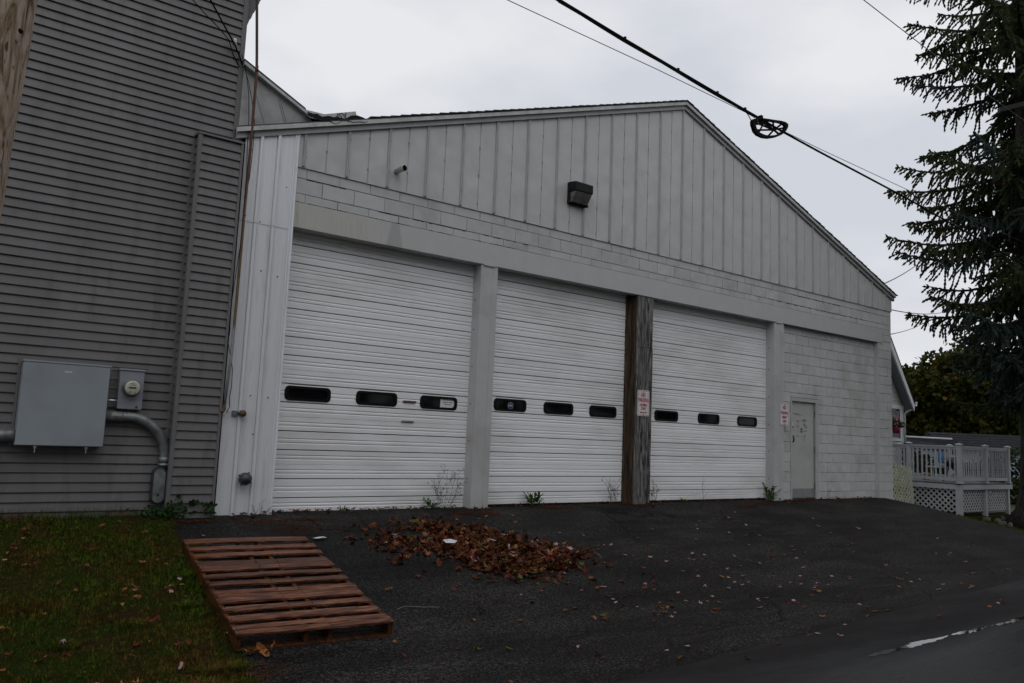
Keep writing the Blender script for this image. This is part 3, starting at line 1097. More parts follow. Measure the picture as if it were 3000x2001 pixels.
                for wx in wins:
                    fr = MB()
                    ring(fr, wx, zc, 0.311, 0.0935, 0.058, 0.262, 0.060, 0.045, YD - 0.012, YD + 0.02)
                    fr.build('window_frame', 'black_rubber', D)
                    g = MB()
                    g.box(wx - 0.268, wx + 0.268, YD + 0.003, YD + 0.009, zc - 0.066, zc + 0.066)
                    g.build('window_pane', 'dark_pane', D)
        # dark strip behind joints so no light leaks
        m = MB()
        m.box(x0, x1, YD + 0.017, YD + 0.03, -0.012 + dz, 1.36 + dz)
        m.box(x0, x1, YD + 0.017, YD + 0.03, 1.61 + dz, 3.7)
        m.build('door_core', 'interior', D)
        m = MB()
        m.box(x0, x1, YD + 0.002, YD + 0.05, -0.06, -0.011 + dz)
        m.build('bottom_seal', 'black_rubber', D)
        return D

    door(-0.146, 2.95, 0.0, (0.308, 1.293, 2.282), 'leftmost white roll door with a paper note in its right window')
    door(3.05, 6.02, 0.040, (3.563, 4.534, 5.511), 'middle white roll door between the steel post and the wooden post')
    door(6.44, 10.05, 0.044, (7.071, 8.241, 9.405), 'right white roll door beside the wooden post')
    # small things fixed on the first door
    D1 = [o for o in T.children if o.name == 'garage_door'][0]
    m = MB()
    m.box(1.70, 1.90, 0.182, 0.199, 1.462, 1.486)
    m.build('lift_handle', 'rust', D1)
    m = MB()
    m.box(1.69, 1.88, 0.182, 0.199, 1.188, 1.208)
    m.build('lift_handle', 'galvanized', D1)
    # --- entry door
    E_ = thing_part('entry_door', T, 'narrow grey metal entry door beside the right roll door')
    y = 0.135
    m = MB()
    m.box(10.760, 11.605, y, y + 0.045, 0.03, 2.012)
    m.build('door_leaf', 'entry_door', E_, bevel=0.003)
    m = MB()
    m.box(10.705, 10.757, 0.085, 0.20, -0.02, 2.06)
    m.box(11.609, 11.70, 0.085, 0.20, -0.02, 2.06)
    m.box(10.705, 11.70, 0.086, 0.20, 2.0165, 2.09)
    m.box(11.609, 11.64, 0.125, 0.2, 0.0, 2.01)
    m.build('door_frame', 'entry_door', E_, bevel=0.003)
    m = MB()
    m.box(10.755, 11.61, 0.10, 0.22, -0.05, 0.025)
    m.build('threshold', 'cap_dark', E_)
    m = MB()
    m.box(10.772, 11.592, y - 0.003, y - 0.0002, 0.035, 0.222)
    m.build('kick_plate', 'kick_plate', E_)
    m = MB()
    m.tube([(10.80, y, 1.165), (10.80, y - 0.045, 1.18), (10.80, y - 0.055, 1.23), (10.80, y - 0.045, 1.285), (10.80, y, 1.30)], [0.016, 0.014, 0.016, 0.014, 0.016], 8)
    m.build('door_handle', 'lamp_bronze', E_, True)
    m = MB()
    m.box(10.735, 10.785, y - 0.016, y - 0.0005, 0.878, 1.15)
    m.build('latch_guard', 'brass_rust', E_)
    for z0 in (1.705, 0.965, 0.21):
        m = MB()
        m.box(11.60, 11.635, 0.110, 0.1245, z0, z0 + 0.125)
        m.lathe((11.618, 0.104, z0 - 0.004), (0, 0, 1), [(0.009, 0), (0.009, 0.133)], 8)
        m.build('hinge', 'brass_rust', E_)
    m = MB()
    for (xa, xb, za, zb) in ((10.84, 11.08, 1.742, 1.775), (10.95, 11.18, 1.730, 1.748), (11.06, 11.30, 1.612, 1.626), (11.19, 11.33, 1.60, 1.66), (10.97, 11.05, 1.58, 1.63),
                             (11.045, 11.058, 1.36, 1.61), (10.97, 11.045, 1.47, 1.52), (11.26, 11.36, 1.46, 1.535), (11.22, 11.35, 1.385, 1.43),
                             (11.04, 11.28, 1.292, 1.302), (10.97, 11.06, 1.285, 1.315), (11.24, 11.31, 1.29, 1.34), (11.235, 11.265, 1.20, 1.29), (10.86, 10.99, 1.41, 1.417), (11.20, 11.30, 1.52, 1.57)):
        m.box(xa, xb, y - 0.0012, y - 0.0002, za, zb)
    m.build('tape_residue', 'tape_mark', E_)
    m = MB()
    m.prism([(11.15 + 0.042 * math.cos(a), 1.42 + 0.052 * math.sin(a)) for a in [2 * math.pi * k / 20 for k in range(20)]], y - 0.002, y - 0.0004)
    o = m.build('round_sticker', 'sticker_blue', E_)
    m = MB()
    m.box(11.115, 11.185, y - 0.0030, y - 0.0022, 1.414, 1.423)
    m.box(10.80, 10.86, y - 0.002, y - 0.0004, 1.505, 1.575)
    m.build('white_sticker', 'sticker_white', E_)
    m = MB()
    m.box(10.80, 10.86, y - 0.002, y - 0.0004, 1.455, 1.50)
    m.build('black_sticker', 'ink', E_)
    # --- metal clad cheek wall and flashing at the left roof junction
    m = MB()
    m.prism([(-0.895, 4.50), (0.12, 4.90), (0.0, 5.06), (-0.075, 5.10), (-0.885, 5.50)], 0.045, 0.12)
    ck = m.build('cheek_wall', 'old_metal', T)
    for (xa, za), (xb, zb) in (((-0.735, 5.22), (-0.569, 4.79)), ((-0.455, 5.26), (-0.335, 4.92)), ((-0.425, 5.25), (-0.308, 4.925))):
        m = MB()
        m.tube([(xa, 0.043, za), (xb, 0.043, zb)], 0.008, 6)
        m.build('standing_seam', 'old_metal', ck)
    m = MB()
    m.add([(-0.905, -0.02, 5.475), (-0.055, -0.02, 5.065), (-0.055, 0.045, 5.065), (-0.905, 0.045, 5.475),
           (-0.905, -0.02, 5.515), (-0.055, -0.02, 5.10), (-0.055, 0.045, 5.10), (-0.905, 0.045, 5.515)],
          [(3, 2, 1, 0), (4, 5, 6, 7), (0, 1, 5, 4), (1, 2, 6, 5), (2, 3, 7, 6), (3, 0, 4, 7)])
    m.build('rake_trim', 'drip_edge', ck)
    m = MB()
    m.hexa([(-0.905, -0.005, 5.516), (-0.07, -0.005, 5.108), (-0.07, 6, 5.108), (-0.905, 6, 5.516),
            (-0.905, -0.005, 5.552), (-0.085, -0.005, 5.152), (-0.085, 6, 5.152), (-0.905, 6, 5.552)])
    m.build('connector_roof', 'shingle', T)
    m = MB()
    m.prism([(-0.35, 5.255), (-0.085, 5.140), (-0.085, 5.160), (-0.345, 5.285)], 0.02, 0.05)
    m.prism([(-0.09, 5.06), (0.205, 5.07), (0.19, 5.165), (-0.085, 5.152)], 0.05, 0.056)
    o = m.build('valley_flashing', 'flashing', T)
    m = MB()
    m.prism([(0.208, 5.07), (0.668, 5.235), (0.636, 5.330), (0.194, 5.165)], 0.050, 0.056)
    o = m.build('valley_flashing', 'flashing', T)
    t_ = text_part('lettering', 'ASP', 'wire_grey', o, 0.43, 0.0485, 5.212, 0.115, 0.95, rot=(math.pi / 2, math.pi - 0.36, 0), off=0.002)
    # torn tar strip
    m = MB()
    pts = [(-0.07, 5.09), (0.0, 5.06), (0.07, 5.065), (0.14, 5.06), (0.22, 5.075), (0.30, 5.085), (0.38, 5.115), (0.46, 5.145), (0.54, 5.175), (0.62, 5.205), (0.70, 5.215), (0.74, 5.21)]
    n = len(pts)
    top = []
    for i, (x, z) in enumerate(pts):
        top.append((x + U(-0.01, 0.01), -0.04, z + U(0.0, 0.045)))
    bot = [(x + U(-0.01, 0.01), -0.10, z - U(0.03, 0.075)) for x, z in pts]
    bk = [(x, 0.044, z + 0.01) for x, z in pts]
    m.add(top + bot + bk, [(n + i, n + i + 1, i + 1, i) for i in range(n - 1)] + [(i, i + 1, 2 * n + i + 1, 2 * n + i) for i in range(n - 1)])
    m.build('tar_patch', 'tar', T)
    m = MB()
    m.prism([(-0.10, 4.92), (0.80, 5.16), (0.80, 5.25), (0.66, 5.245), (0.22, 5.085), (-0.09, 5.075)], 0.058, 0.5)
    m.build('valley_bed', 'tar', T)
    # pale upright standing inside, seen through the panes
    return T


def thing_part(name, parent, label=None):
    o = bpy.data.objects.new(name, None)
    COL.objects.link(o)
    o.parent = parent
    o.matrix_parent_inverse = Matrix.Translation(-WLOC[parent.name])
    WLOC[o.name] = Vector((0, 0, 0))
    o.empty_display_size = 0.1
    if label:
        o['label'] = label
    return o


def rrect(w_, h_, r_, n=5):
    pts = []
    for cx, cz, a0 in ((w_ - r_, h_ - r_, 0), (-w_ + r_, h_ - r_, 90), (-w_ + r_, -h_ + r_, 180), (w_ - r_, -h_ + r_, 270)):
        for k in range(n + 1):
            a = math.radians(a0 + 90 * k / n)
            pts.append((cx + r_ * math.cos(a), cz + r_ * math.sin(a)))
    return pts


def ring(m, cx, cz, w_, h_, r_, w2, h2, r2, y0, y1):
    A = rrect(w_, h_, r_)
    B = rrect(w2, h2, r2)
    n = len(A)
    vs = [(cx + x, y0 + 0.004, cz + z) for x, z in A] + [(cx + x * 0.97, y0, cz + z * 0.93) for x, z in A] + \
         [(cx + x, y0, cz + z) for x, z in B] + [(cx + x, y1, cz + z) for x, z in B] + [(cx + x, y1, cz + z) for x, z in A]
    fs = []
    for i in range(n):
        j = (i + 1) % n
        for a in range(4):
            fs.append((a * n + j, a * n + i, (a + 1) * n + i, (a + 1) * n + j))
        fs.append((4 * n + j, 4 * n + i, i, j))
    m.add(vs, fs)


GAR = build_garage()


# ------------------------------------------------------------------ grey sided building
def build_grey():
    T = thing('grey_building', 'tall building clad in dark grey horizontal siding left of the garage', 'building', (-3, 0.2, 0))
    YM, YB = 0.105, -0.07
    m = MB()
    m.box(-11, -0.895, YM, 12, -0.03, 9.0)
    m.box(-1.362, -0.856, YB, YM, -0.03, 4.44)
    m.build('wall', 'interior', T)
    m = MB()
    m.box(-11, -0.9, YM + 0.03, 11.9, -0.8, -0.02)
    m.box(-1.35, -0.86, YB + 0.03, YM + 0.03, -0.6, -0.035)
    m.build('foundation', 'foundation', T)
    EX = 0.1016

    def plank_me(x0, x1, y, yh=0.022):
        mb = MB()
        # clapboard profile: butt at bottom, leaning in towards the top, tucked under the next
        pr = [(y, 0.006), (y - yh + 0.004, 0.006), (y - yh, 0.0), (y - yh - 0.002, 0.005), (y - 0.003, EX + 0.012), (y, EX + 0.012)]
        mb.extx(pr, x0, x1)
        me = bpy.data.meshes.new('siding_plank')
        me.from_pydata(mb.v, [], mb.f)
        me.materials.append(MATS['siding'])
        return me
    wl = thing_part('main_cladding', T)
    z = 0.0705 - EX
    i = 0
    seams = [U(-5.0, -1.2) for _ in range(14)]
    cache = {}
    while z < 7.2:
        sx = seams[i % 14] if i % 3 != 0 else -6.5
        right = -0.94 if z > 4.33 else -1.366
        sx = min(sx, right - 0.2)
        for a, b_ in ((-10.9, sx), (sx, right)):
            k = (round(a, 3), round(b_, 3))
            if k not in cache:
                cache[k] = plank_me(a, b_, YM)
            inst('siding_plank', cache[k], wl, (0, U(-0.0012, 0.0) - (0.0012 if a > -10 else 0), z))
        z += EX
        i += 1
    # bump-out chase
    ch = thing_part('chase_cladding', T)
    front = plank_me(-1.337, -0.880, YB)
    mb = MB()
    xs_ = -1.362
    pr = [(xs_, 0), (xs_ - 0.0135, 0), (xs_ - 0.0145, 0.006), (xs_ - 0.003, EX + 0.012), (xs_, EX + 0.012)]
    n = len(pr)
    mb.add([(x, -0.045, zz) for x, zz in pr] + [(x, 0.093, zz) for x, zz in pr],
           [tuple(range(n)), tuple(range(2 * n - 1, n - 1, -1))] + [((k + 1) % n, k, n + k, n + (k + 1) % n) for k in range(n)])
    side = bpy.data.meshes.new('siding_plank')
    side.from_pydata(mb.v, [], mb.f)
    side.materials.append(MATS['siding'])
    z = 0.0513 - EX
    while z < 4.36:
        inst('siding_plank', front, ch, (0, U(-0.001, 0.0), z))
        inst('siding_plank', side, ch, (0, 0, z))
        z += EX
    # trims
    def trim(name, *b):
        m = MB()
        m.box(*b)
        return m.build(name, 'siding_trim', T, bevel=0.003)
    trim('corner_board', -0.9445, -0.887, YM - 0.032, YM + 0.05, 4.44, 9)
    trim('corner_board', -1.381, -1.336, YB - 0.027, YB + 0.028, -0.045, 4.447)
    trim('corner_board', -0.881, -0.851, YB - 0.027, YB + 0.06, -0.05, 4.437)
    trim('inner_corner', -1.405, -1.3635, YM - 0.022, YM - 0.001, 0.0, 4.42)
    m = MB()
    m.hexa([(-1.386, -0.104, 4.437), (-0.848, -0.104, 4.437), (-0.848, 0.10, 4.455), (-1.386, 0.10, 4.455),
            (-1.386, -0.104, 4.462), (-0.848, -0.104, 4.462), (-0.848, 0.10, 4.488), (-1.386, 0.10, 4.488)])
    m.build('chase_cap', 'siding_trim', T)
    # flared upper side wall
    m = MB()
    m.prism([(-0.886, 6.046), (-0.60, 6.80), (-0.60, 9.0), (-0.886, 9.0)], 0.14, 6)
    o = m.build('flared_wall', 'interior', T)
    for k in range(14):
        z = 6.06 + k * 0.10
        xo = min(-0.60, -0.886 + (z - 6.046) * 0.379)
        xo2 = min(-0.60, -0.886 + (z + 0.1 - 6.046) * 0.379)
        m = MB()
        m.hexa([(-0.885, 0.125, z), (xo + 0.012, 0.125, z), (xo + 0.012, 6, z), (-0.885, 6, z),
                (-0.885, 0.125, z + 0.099), (xo2 + 0.002, 0.125, z + 0.099), (xo2 + 0.002, 6, z + 0.099), (-0.885, 6, z + 0.099)])
        m.build('side_plank', 'siding', o)
    # side wall planks seen edge-on
    # frame boards around the service equipment
    m = MB()
    m.box(-2.905, -1.665, 0.075, 0.100, 1.634, 1.66)
    m.box(-2.905, -2.880, 0.075, 0.100, 0.75, 1.634)
    m.box(-2.05, -1.965, 0.085, 0.098, 1.18, 1.632)
    m.build('service_trim', 'siding_trim', T)
    return T


build_grey()


# ------------------------------------------------------------------ service equipment on the walls
def build_services():
    T = thing('electrical_cabinet', 'large pale blue grey metal cabinet on the dark siding', 'cabinet', (-2.47, 0.09, 0.755))
    m = MB()
    m.box(-2.874, -2.067, -0.095, 0.09, 0.758, 1.612)
    m.build('cabinet_body', 'cabinet', T, bevel=0.006)
    m = MB()
    m.box(-2.880, -2.061, -0.106, 0.09, 1.6125, 1.630)
    m.build('top_lip', 'cabinet', T, bevel=0.003)
    m = MB()
    m.box(-2.869, -2.072, -0.102, -0.0955, 0.765, 1.608)
    m.build('cover', 'cabinet', T, bevel=0.003)
    m = MB()
    m.box(-2.50, -2.43, -0.104, -0.1025, 1.535, 1.542)
    m.box(-2.50, -2.43, -0.104, -0.1025, 1.524, 1.531)
    m.build('data_plate', 'sticker_white', T)
    for x in (-2.69, -2.22):
        m = MB()
        m.box(x - 0.014, x + 0.014, -0.06, -0.05, 0.735, 0.757)
        m.tube([(x, -0.055, 0.735), (x, -0.06, 0.69)], 0.006, 6)
        m.build('latch', 'bright_steel', T)
    T = thing('meter_box', 'small grey metal box with a round electric meter beside the large cabinet', 'electric meter', (-1.83, 0.09, 1.175))
    m = MB()
    m.box(-1.955, -1.705, -0.02, 0.09, 1.176, 1.600)
    m.build('box_body', 'meter_box', T, bevel=0.005)
    m = MB()
    m.box(-1.961, -1.699, -0.032, 0.09, 1.6005, 1.618)
    m.build('top_lip', 'cabinet', T, bevel=0.003)
    m = MB()
    m.lathe((-1.833, -0.02, 1.408), (0, -1, 0), [(0.096, 0), (0.096, 0.012), (0.088, 0.02), (0.086, 0.075), (0.080, 0.09)], 28)
    mt = m.build('meter_rim', 'galvanized', T, True)
    m = MB()
    m.lathe((-1.833, -0.11, 1.408), (0, -1, 0), [(0.079, -0.002), (0.076, 0.005), (0.06, 0.009), (0.0, 0.010)], 28)
    m.build('meter_face', 'meter_face', T, True)
    m = MB()
    m.box(-1.873, -1.798, -0.1215, -0.119, 1.400, 1.420)
    m.build('display', 'meter_dark', T)
    m = MB()
    m.box(-1.86, -1.80, -0.1205, -0.119, 1.436, 1.440)
    m.box(-1.865, -1.80, -0.1205, -0.119, 1.452, 1.455)
    m.lathe((-1.858, -0.118, 1.362), (0, -1, 0), [(0.009, 0), (0.009, 0.004)], 10)
    m.lathe((-1.808, -0.118, 1.358), (0, -1, 0), [(0.006, 0), (0.006, 0.004)], 10)
    m.lathe((-1.833, -0.118, 1.472), (0, -1, 0), [(0.004, 0), (0.004, 0.003)], 8)
    m.build('face_print', 'meter_dark', T)
    m = MB()
    m.lathe((-1.758, -0.02, 1.203), (0, -1, 0), [(0.012, 0), (0.012, 0.008)], 12)
    m.build('knockout_plug', 'rust', T)
    m = MB()
    m.tube([(-1.855, -0.022, 1.183), (-1.85, -0.035, 1.175), (-1.845, -0.02, 1.15), (-1.852, -0.03, 1.12)], 0.004, 6)
    m.build('seal_wire', 'rust', T)
    # short nipple between cabinet and meter
    T = thing('pipe_nipple', 'short bright pipe between the large cabinet and the meter box', 'pipe', (-2.01, 0.0, 1.26))
    m = MB()
    m.tube([(-2.075, -0.01, 1.262), (-2.0, -0.01, 1.262), (-1.985, -0.01, 1.262), (-1.95, 0.02, 1.262)], 0.014, 10)
    m.build('pipe', 'bright_steel', T, True)
    # big conduit elbow
    T = thing('conduit_elbow', 'thick galvanized conduit bending down from the large cabinet to the ground', 'conduit', (-1.45, 0.03, 0.16))
    yb = 0.02
    path = [(-2.07, yb, 1.095), (-1.85, yb, 1.095)]
    cx, cz, rr = -1.83, 0.665, 0.43
    for k in range(1, 13):
        a = math.pi / 2 * (1 - k / 12)
        path.append((cx + rr * math.cos(a) * 0.98, yb, cz + rr * math.sin(a)))
    path.append((-1.408, yb, 0.55))
    m = MB()
    m.tube(path, 0.052, 18)
    m.build('pipe', 'galvanized', T, True)
    m = MB()
    m.tube([(-2.03, yb, 1.095), (-1.88, yb, 1.095)], 0.0555, 18)
    m.build('coupling', 'galvanized', T, True)
    m = MB()
    m.box(-2.0, -1.90, yb - 0.0575, yb - 0.054, 1.10, 1.128)
    m.build('bare_patch', 'bright_steel', T)
    m = MB()
    m.tube([(-1.408, yb, 0.66), (-1.408, yb, 0.60)], 0.060, 18)
    m.tube([(-1.408, yb, 0.59), (-1.408, yb, 0.565)], 0.064, 18)
    m.build('collar', 'galvanized', T, True)
    m = MB()
    pts = [(x - 1.448, z + 0.345) for x, z in rrect(0.072, 0.20, 0.070, 8)]
    m.prism(pts, -0.045, 0.088)
    bd = m.build('fitting_body', 'cap_dark', T, bevel=0.006)
    m = MB()
    pts = [(x - 1.455, z + 0.342) for x, z in rrect(0.061, 0.183, 0.060, 8)]
    m.prism(pts, -0.056, -0.0455)
    m.build('fitting_cover', 'galvanized', T, bevel=0.003)
    T = tag(MB().tube([(-3.6, 0.0, 0.852), (-2.94, 0.0, 0.857), (-2.93, 0.0, 0.857), (-2.876, 0.0, 0.857)], [0.058, 0.058, 0.066, 0.066], 16).build('conduit', 'galvanized', None, True),
            'galvanized conduit entering the left side of the large cabinet', 'conduit')
    # rusty mast conduit
    T = thing('rusty_conduit', 'tall rusty conduit running up the white metal sheet past the roof', 'conduit', (-0.80, -0.08, 1.2))
    m = MB()
    yc = -0.085
    m.tube([(-0.825, yc, 1.25), (-0.79, yc, 1.9), (-0.785, yc, 2.6), (-0.78, yc, 3.6), (-0.770, yc, 4.4), (-0.772, yc, 5.40), (-0.79, yc, 5.65), (-0.842, yc, 6.31), (-0.90, yc, 7.1)], 0.0175, 10)
    pp = m.build('pipe', 'rusty_pipe', T, True)
    m = MB()
    m.tube([(-0.7725, yc, 5.39), (-0.7735, yc, 5.47)], 0.020, 10)
    m.tube([(-0.778, yc, 3.56), (-0.778, yc, 3.585)], 0.019, 10)
    m.build('coupling', 'rusty_pipe', T, True)
    m = MB()
    m.tube([(-0.825, yc, 1.275), (-0.827, yc, 1.235), (-0.84, yc, 1.205), (-0.87, yc, 1.20)], [0.021, 0.022, 0.022, 0.022], 10)
    m.build('elbow', 'rust', T, True)
    # thin black cable lashed to the conduit
    m = MB()
    m.tube([(-0.93, 0.055, 5.62), (-0.885, -0.02, 5.40), (-0.83, -0.04, 5.10), (-0.815, -0.07, 4.78), (-0.81, -0.095, 4.35), (-0.797, -0.102, 4.1), (-0.80, -0.103, 3.2), (-0.845, -0.095, 2.5), (-0.84, -0.10, 2.1)], 0.0045, 6)
    tag(m.build('thin_cable', 'cable_black', None, True), 'thin black cable running down left of the rusty conduit', 'cable')
    m = MB()
    m.tube([(-0.905, 0.04, 5.50), (-0.84, -0.02, 5.26), (-0.79, -0.06, 5.02), (-0.743, -0.09, 4.72), (-0.737, -0.075, 4.40), (-0.745, -0.06, 4.05), (-0.79, -0.10, 3.78)], 0.0045, 6)
    tag(m.build('thin_cable', 'cable_black', None, True), 'thin black cable hanging right of the rusty conduit under the roof edge', 'cable')
    m = MB()
    m.tube([(-0.85, -0.095, 2.02), (-0.80, -0.09, 1.86), (-0.768, -0.09, 1.70), (-0.762, -0.09, 1.50), (-0.776, -0.095, 1.38), (-0.765, -0.09, 1.26), (-0.80, -0.10, 1.19)], 0.0045, 6)
    tag(m.build('thin_cable', 'cable_black', None, True), 'thin black cable looping around the lower end of the rusty conduit', 'cable')
    # stub pipe on a bracket
    T = thing('pipe_stub', 'rusty pipe stub on a grey bracket fixed to the white metal sheet', 'pipe', (-0.66, -0.02, 1.19))
    m = MB()
    m.box(-0.715, -0.655, -0.050, -0.022, 1.158, 1.222)
    m.build('bracket', 'galvanized', T, bevel=0.004)
    m = MB()
    m.tube([(-0.655, -0.055, 1.192), (-0.610, -0.065, 1.192)], 0.017, 10)
    m.build('arm', 'cap_dark', T, True)
    m = MB()
    m.lathe((-0.60, -0.035, 1.192), (0, -1, 0), [(0.03, 0), (0.040, 0.012), (0.042, 0.05), (0.034, 0.075), (0.018, 0.088), (0.0, 0.09)], 16)
    m.build('cap', 'rust', T, True)
    # dark hose cap
    T = thing('hose_cap', 'dark round metal cap with lugs low on the white metal sheet', 'pipe cap', (-0.52, -0.02, 0.42))
    m = MB()
    m.lathe((-0.515, -0.02, 0.425), (0, -1, 0), [(0.045, 0), (0.045, 0.045), (0.074, 0.05), (0.076, 0.085), (0.068, 0.115), (0.045, 0.142), (0.018, 0.155), (0.0, 0.157)], 22)
    cp = m.build('dome', 'cap_dark', T, True)
    for a in (20, 110, 200, 290):
        m = MB()
        c_, s_ = math.cos(math.radians(a + 40)), math.sin(math.radians(a + 40))
        m.tube([(-0.515 + 0.07 * c_, -0.09, 0.425 + 0.07 * s_), (-0.515 + 0.092 * c_, -0.09, 0.425 + 0.092 * s_)], [0.013, 0.008], 6)
        m.build('lug', 'cap_dark', T)
    # vent pipe in the gable
    T = thing('vent_pipe', 'short pale plastic vent pipe sticking out of the gable sheet', 'pipe', (1.27, 0, 4.62))
    m = MB()
    c0 = Vector((1.27, -0.012, 4.622))
    m.lathe(c0, (0, -1, 0), [(0.040, 0.0), (0.040, 0.20), (0.046, 0.20), (0.046, 0.235), (0.036, 0.235), (0.036, 0.06), (0, 0.06)], 22)
    m.build('pipe', 'pvc', T, True)
    m = MB()
    m.lathe(c0, (0, -1, 0), [(0.0355, 0.07), (0.0355, 0.2), (0.034, 0.2), (0.034, 0.075)], 22)
    m.build('bore', 'cap_dark', T, True)
    # wall pack lamp
    T = thing('wall_lamp', 'dark box shaped flood lamp with a clear lens on the gable sheet', 'lamp', (4.6, 0, 4.9))
    x0, x1 = 4.375, 4.752
    m = MB()
    m.box(x0, x1, -0.085, -0.02, 4.825, 5.185)
    m.build('back_box', 'lamp_bronze', T, bevel=0.012)
    m = MB()
    m.add([(x0, -0.085, 5.02), (x1, -0.085, 5.02), (x1, -0.085, 5.185), (x0, -0.085, 5.185), (x0, -0.235, 5.01), (x1, -0.235, 5.01), (x1, -0.235, 5.16), (x0, -0.235, 5.16)],
          [(0, 1, 2, 3), (7, 6, 5, 4), (3, 2, 6, 7), (1, 0, 4, 5), (0, 3, 7, 4), (2, 1, 5, 6)])
    m.build('hood', 'lamp_bronze', T, bevel=0.012)
    m = MB()
    m.add([(x0 + 0.015, -0.086, 4.85), (x1 - 0.015, -0.086, 4.85), (x1 - 0.015, -0.086, 5.012), (x0 + 0.015, -0.086, 5.012),
           (x0 + 0.02, -0.125, 4.845), (x1 - 0.02, -0.125, 4.845), (x1 - 0.012, -0.225, 5.008), (x0 + 0.012, -0.225, 5.008)],
          [(0, 1, 2, 3), (7, 6, 5, 4), (3, 2, 6, 7), (1, 0, 4, 5), (0, 3, 7, 4), (2, 1, 5, 6)])
    m.build('lens', 'lamp_lens', T, bevel=0.008)
    m = MB()
    m.box(x1 - 0.05, x1 - 0.012, -0.14, -0.085, 4.815, 4.845)
    m.build('hinge_lug', 'lamp_bronze', T)

    # parking signs
    def sign(x0, x1, z0, z1, y, lines, arrow, label, txt, tilt):
        T = thing('parking_sign', label, 'sign', ((x0 + x1) / 2, y, z0))
        cx, cz = (x0 + x1) / 2, (z0 + z1) / 2
        hw, hh = (x1 - x0) / 2, (z1 - z0) / 2
        m = MB()
        m.prism([(cx + x, cz + z) for x, z in rrect(hw, hh, 0.03, 5)], y, y + 0.003)
        m.build('plate', 'sign_white', T)
        A, B = rrect(hw - 0.011, hh - 0.011, 0.024, 5), rrect(hw - 0.017, hh - 0.017, 0.019, 5)
        n = len(A)
        m = MB()
        m.add([(cx + x, y - 0.0008, cz + z) for x, z in A] + [(cx + x, y - 0.0008, cz + z) for x, z in B],
              [((i + 1) % n, i, n + i, n + (i + 1) % n) for i in range(n)])
        m.build('border', txt, T)
        for body, zz, size, sx in lines:
            text_part('lettering', body, txt, T, cx, y - 0.0008, zz, size, sx, off=0.0032)
        if arrow:
            m = MB()
            za = arrow
            hw2 = 0.088
            m.prism([(cx - hw2, za), (cx - hw2 + 0.035, za + 0.022), (cx - hw2 + 0.03, za + 0.008), (cx + hw2 - 0.03, za + 0.008), (cx + hw2 - 0.035, za + 0.022),
                     (cx + hw2, za), (cx + hw2 - 0.035, za - 0.022), (cx + hw2 - 0.03, za - 0.008), (cx - hw2 + 0.03, za - 0.008), (cx - hw2 + 0.035, za - 0.022)], y - 0.0016, y - 0.0004)
            m.build('arrow', 'sign_dullred', T)
        m = MB()
        for zz in (z1 - 0.030, z0 + 0.030):
            m.lathe((cx, y + 0.0, zz), (0, -1, 0), [(0.009, 0), (0.009, 0.005), (0.004, 0.008)], 8)
        m.build('bolts', 'cap_dark', T)
        return T
    sign(6.114, 6.409, 1.487, 1.930, -0.006,
         [('NO', 1.847, 0.090, 0.72), ('PARKING', 1.757, 0.092, 0.66), ('LOADING', 1.675, 0.056, 0.72), ('ZONE', 1.612, 0.056, 0.72)], 1.548,
         'no parking loading zone sign with a red double arrow on the wooden post', 'sign_red', 0)
    sign(10.195, 10.495, 1.493, 1.936, -0.006,
         [('NO', 1.848, 0.105, 0.72), ('PARKING', 1.745, 0.078, 0.72), ('FREIGHT', 1.655, 0.066, 0.62), ('ZONE', 1.575, 0.066, 0.66)], None,
         'no parking freight zone sign beside the grey entry door', 'sign_dullred', 0)
    # note taped in the window of the first door
    T = thing('paper_note', 'printed paper note behind the right window of the leftmost roll door', 'note', (2.43, 0.2, 1.43))
    m = MB()
    m.add([(2.305, 0.1995, 1.415), (2.545, 0.1995, 1.418), (2.548, 0.1995, 1.548), (2.312, 0.1995, 1.552),
           (2.305, 0.2005, 1.415), (2.545, 0.2005, 1.418), (2.548, 0.2005, 1.548), (2.312, 0.2005, 1.552)],
          [(0, 1, 2, 3), (7, 6, 5, 4), (0, 4, 5, 1), (1, 5, 6, 2), (2, 6, 7, 3), (3, 7, 4, 0)])
    m.build('sheet', 'paper', T)
    for k, s in enumerate(('Please make sure the', 'garage door is closed', 'when not here')):
        text_part('print', s, 'ink', T, 2.43, 0.1985, 1.534 - 0.032 * k, 0.022, 0.85)
    # octagonal window sticker
    T = thing('window_sticker', 'small blue octagonal sticker on the first window of the middle roll door', 'sticker', (3.57, 0.2, 1.52))
    for nm, rr, mt, yy in (('rim', 0.058, 'sticker_white', 0.2018), ('face', 0.053, 'sticker_blue', 0.2008)):
        m = MB()
        m.prism([(3.572 + rr * 0.95 * math.cos(math.radians(22.5 + 45 * k)), 1.517 + rr * math.sin(math.radians(22.5 + 45 * k))) for k in range(8)], yy, yy + 0.0008)
        m.build(nm, mt, T)
    m = MB()
    m.box(3.53, 3.607, 0.1998, 0.2006, 1.508, 1.520)
    m.lathe((3.572, 0.2006, 1.540), (0, -1, 0), [(0.009, 0), (0.009, 0.0008)], 10)
    m.build('band', 'sticker_white', T)


build_services()


# ------------------------------------------------------------------ poles and cables
def sag(p, q, s, n=24):
    p, q = Vector(p), Vector(q)
    return [p.lerp(q, i / n) - Vector((0, 0, 4 * s * (i / n) * (1 - i / n))) for i in range(n + 1)]


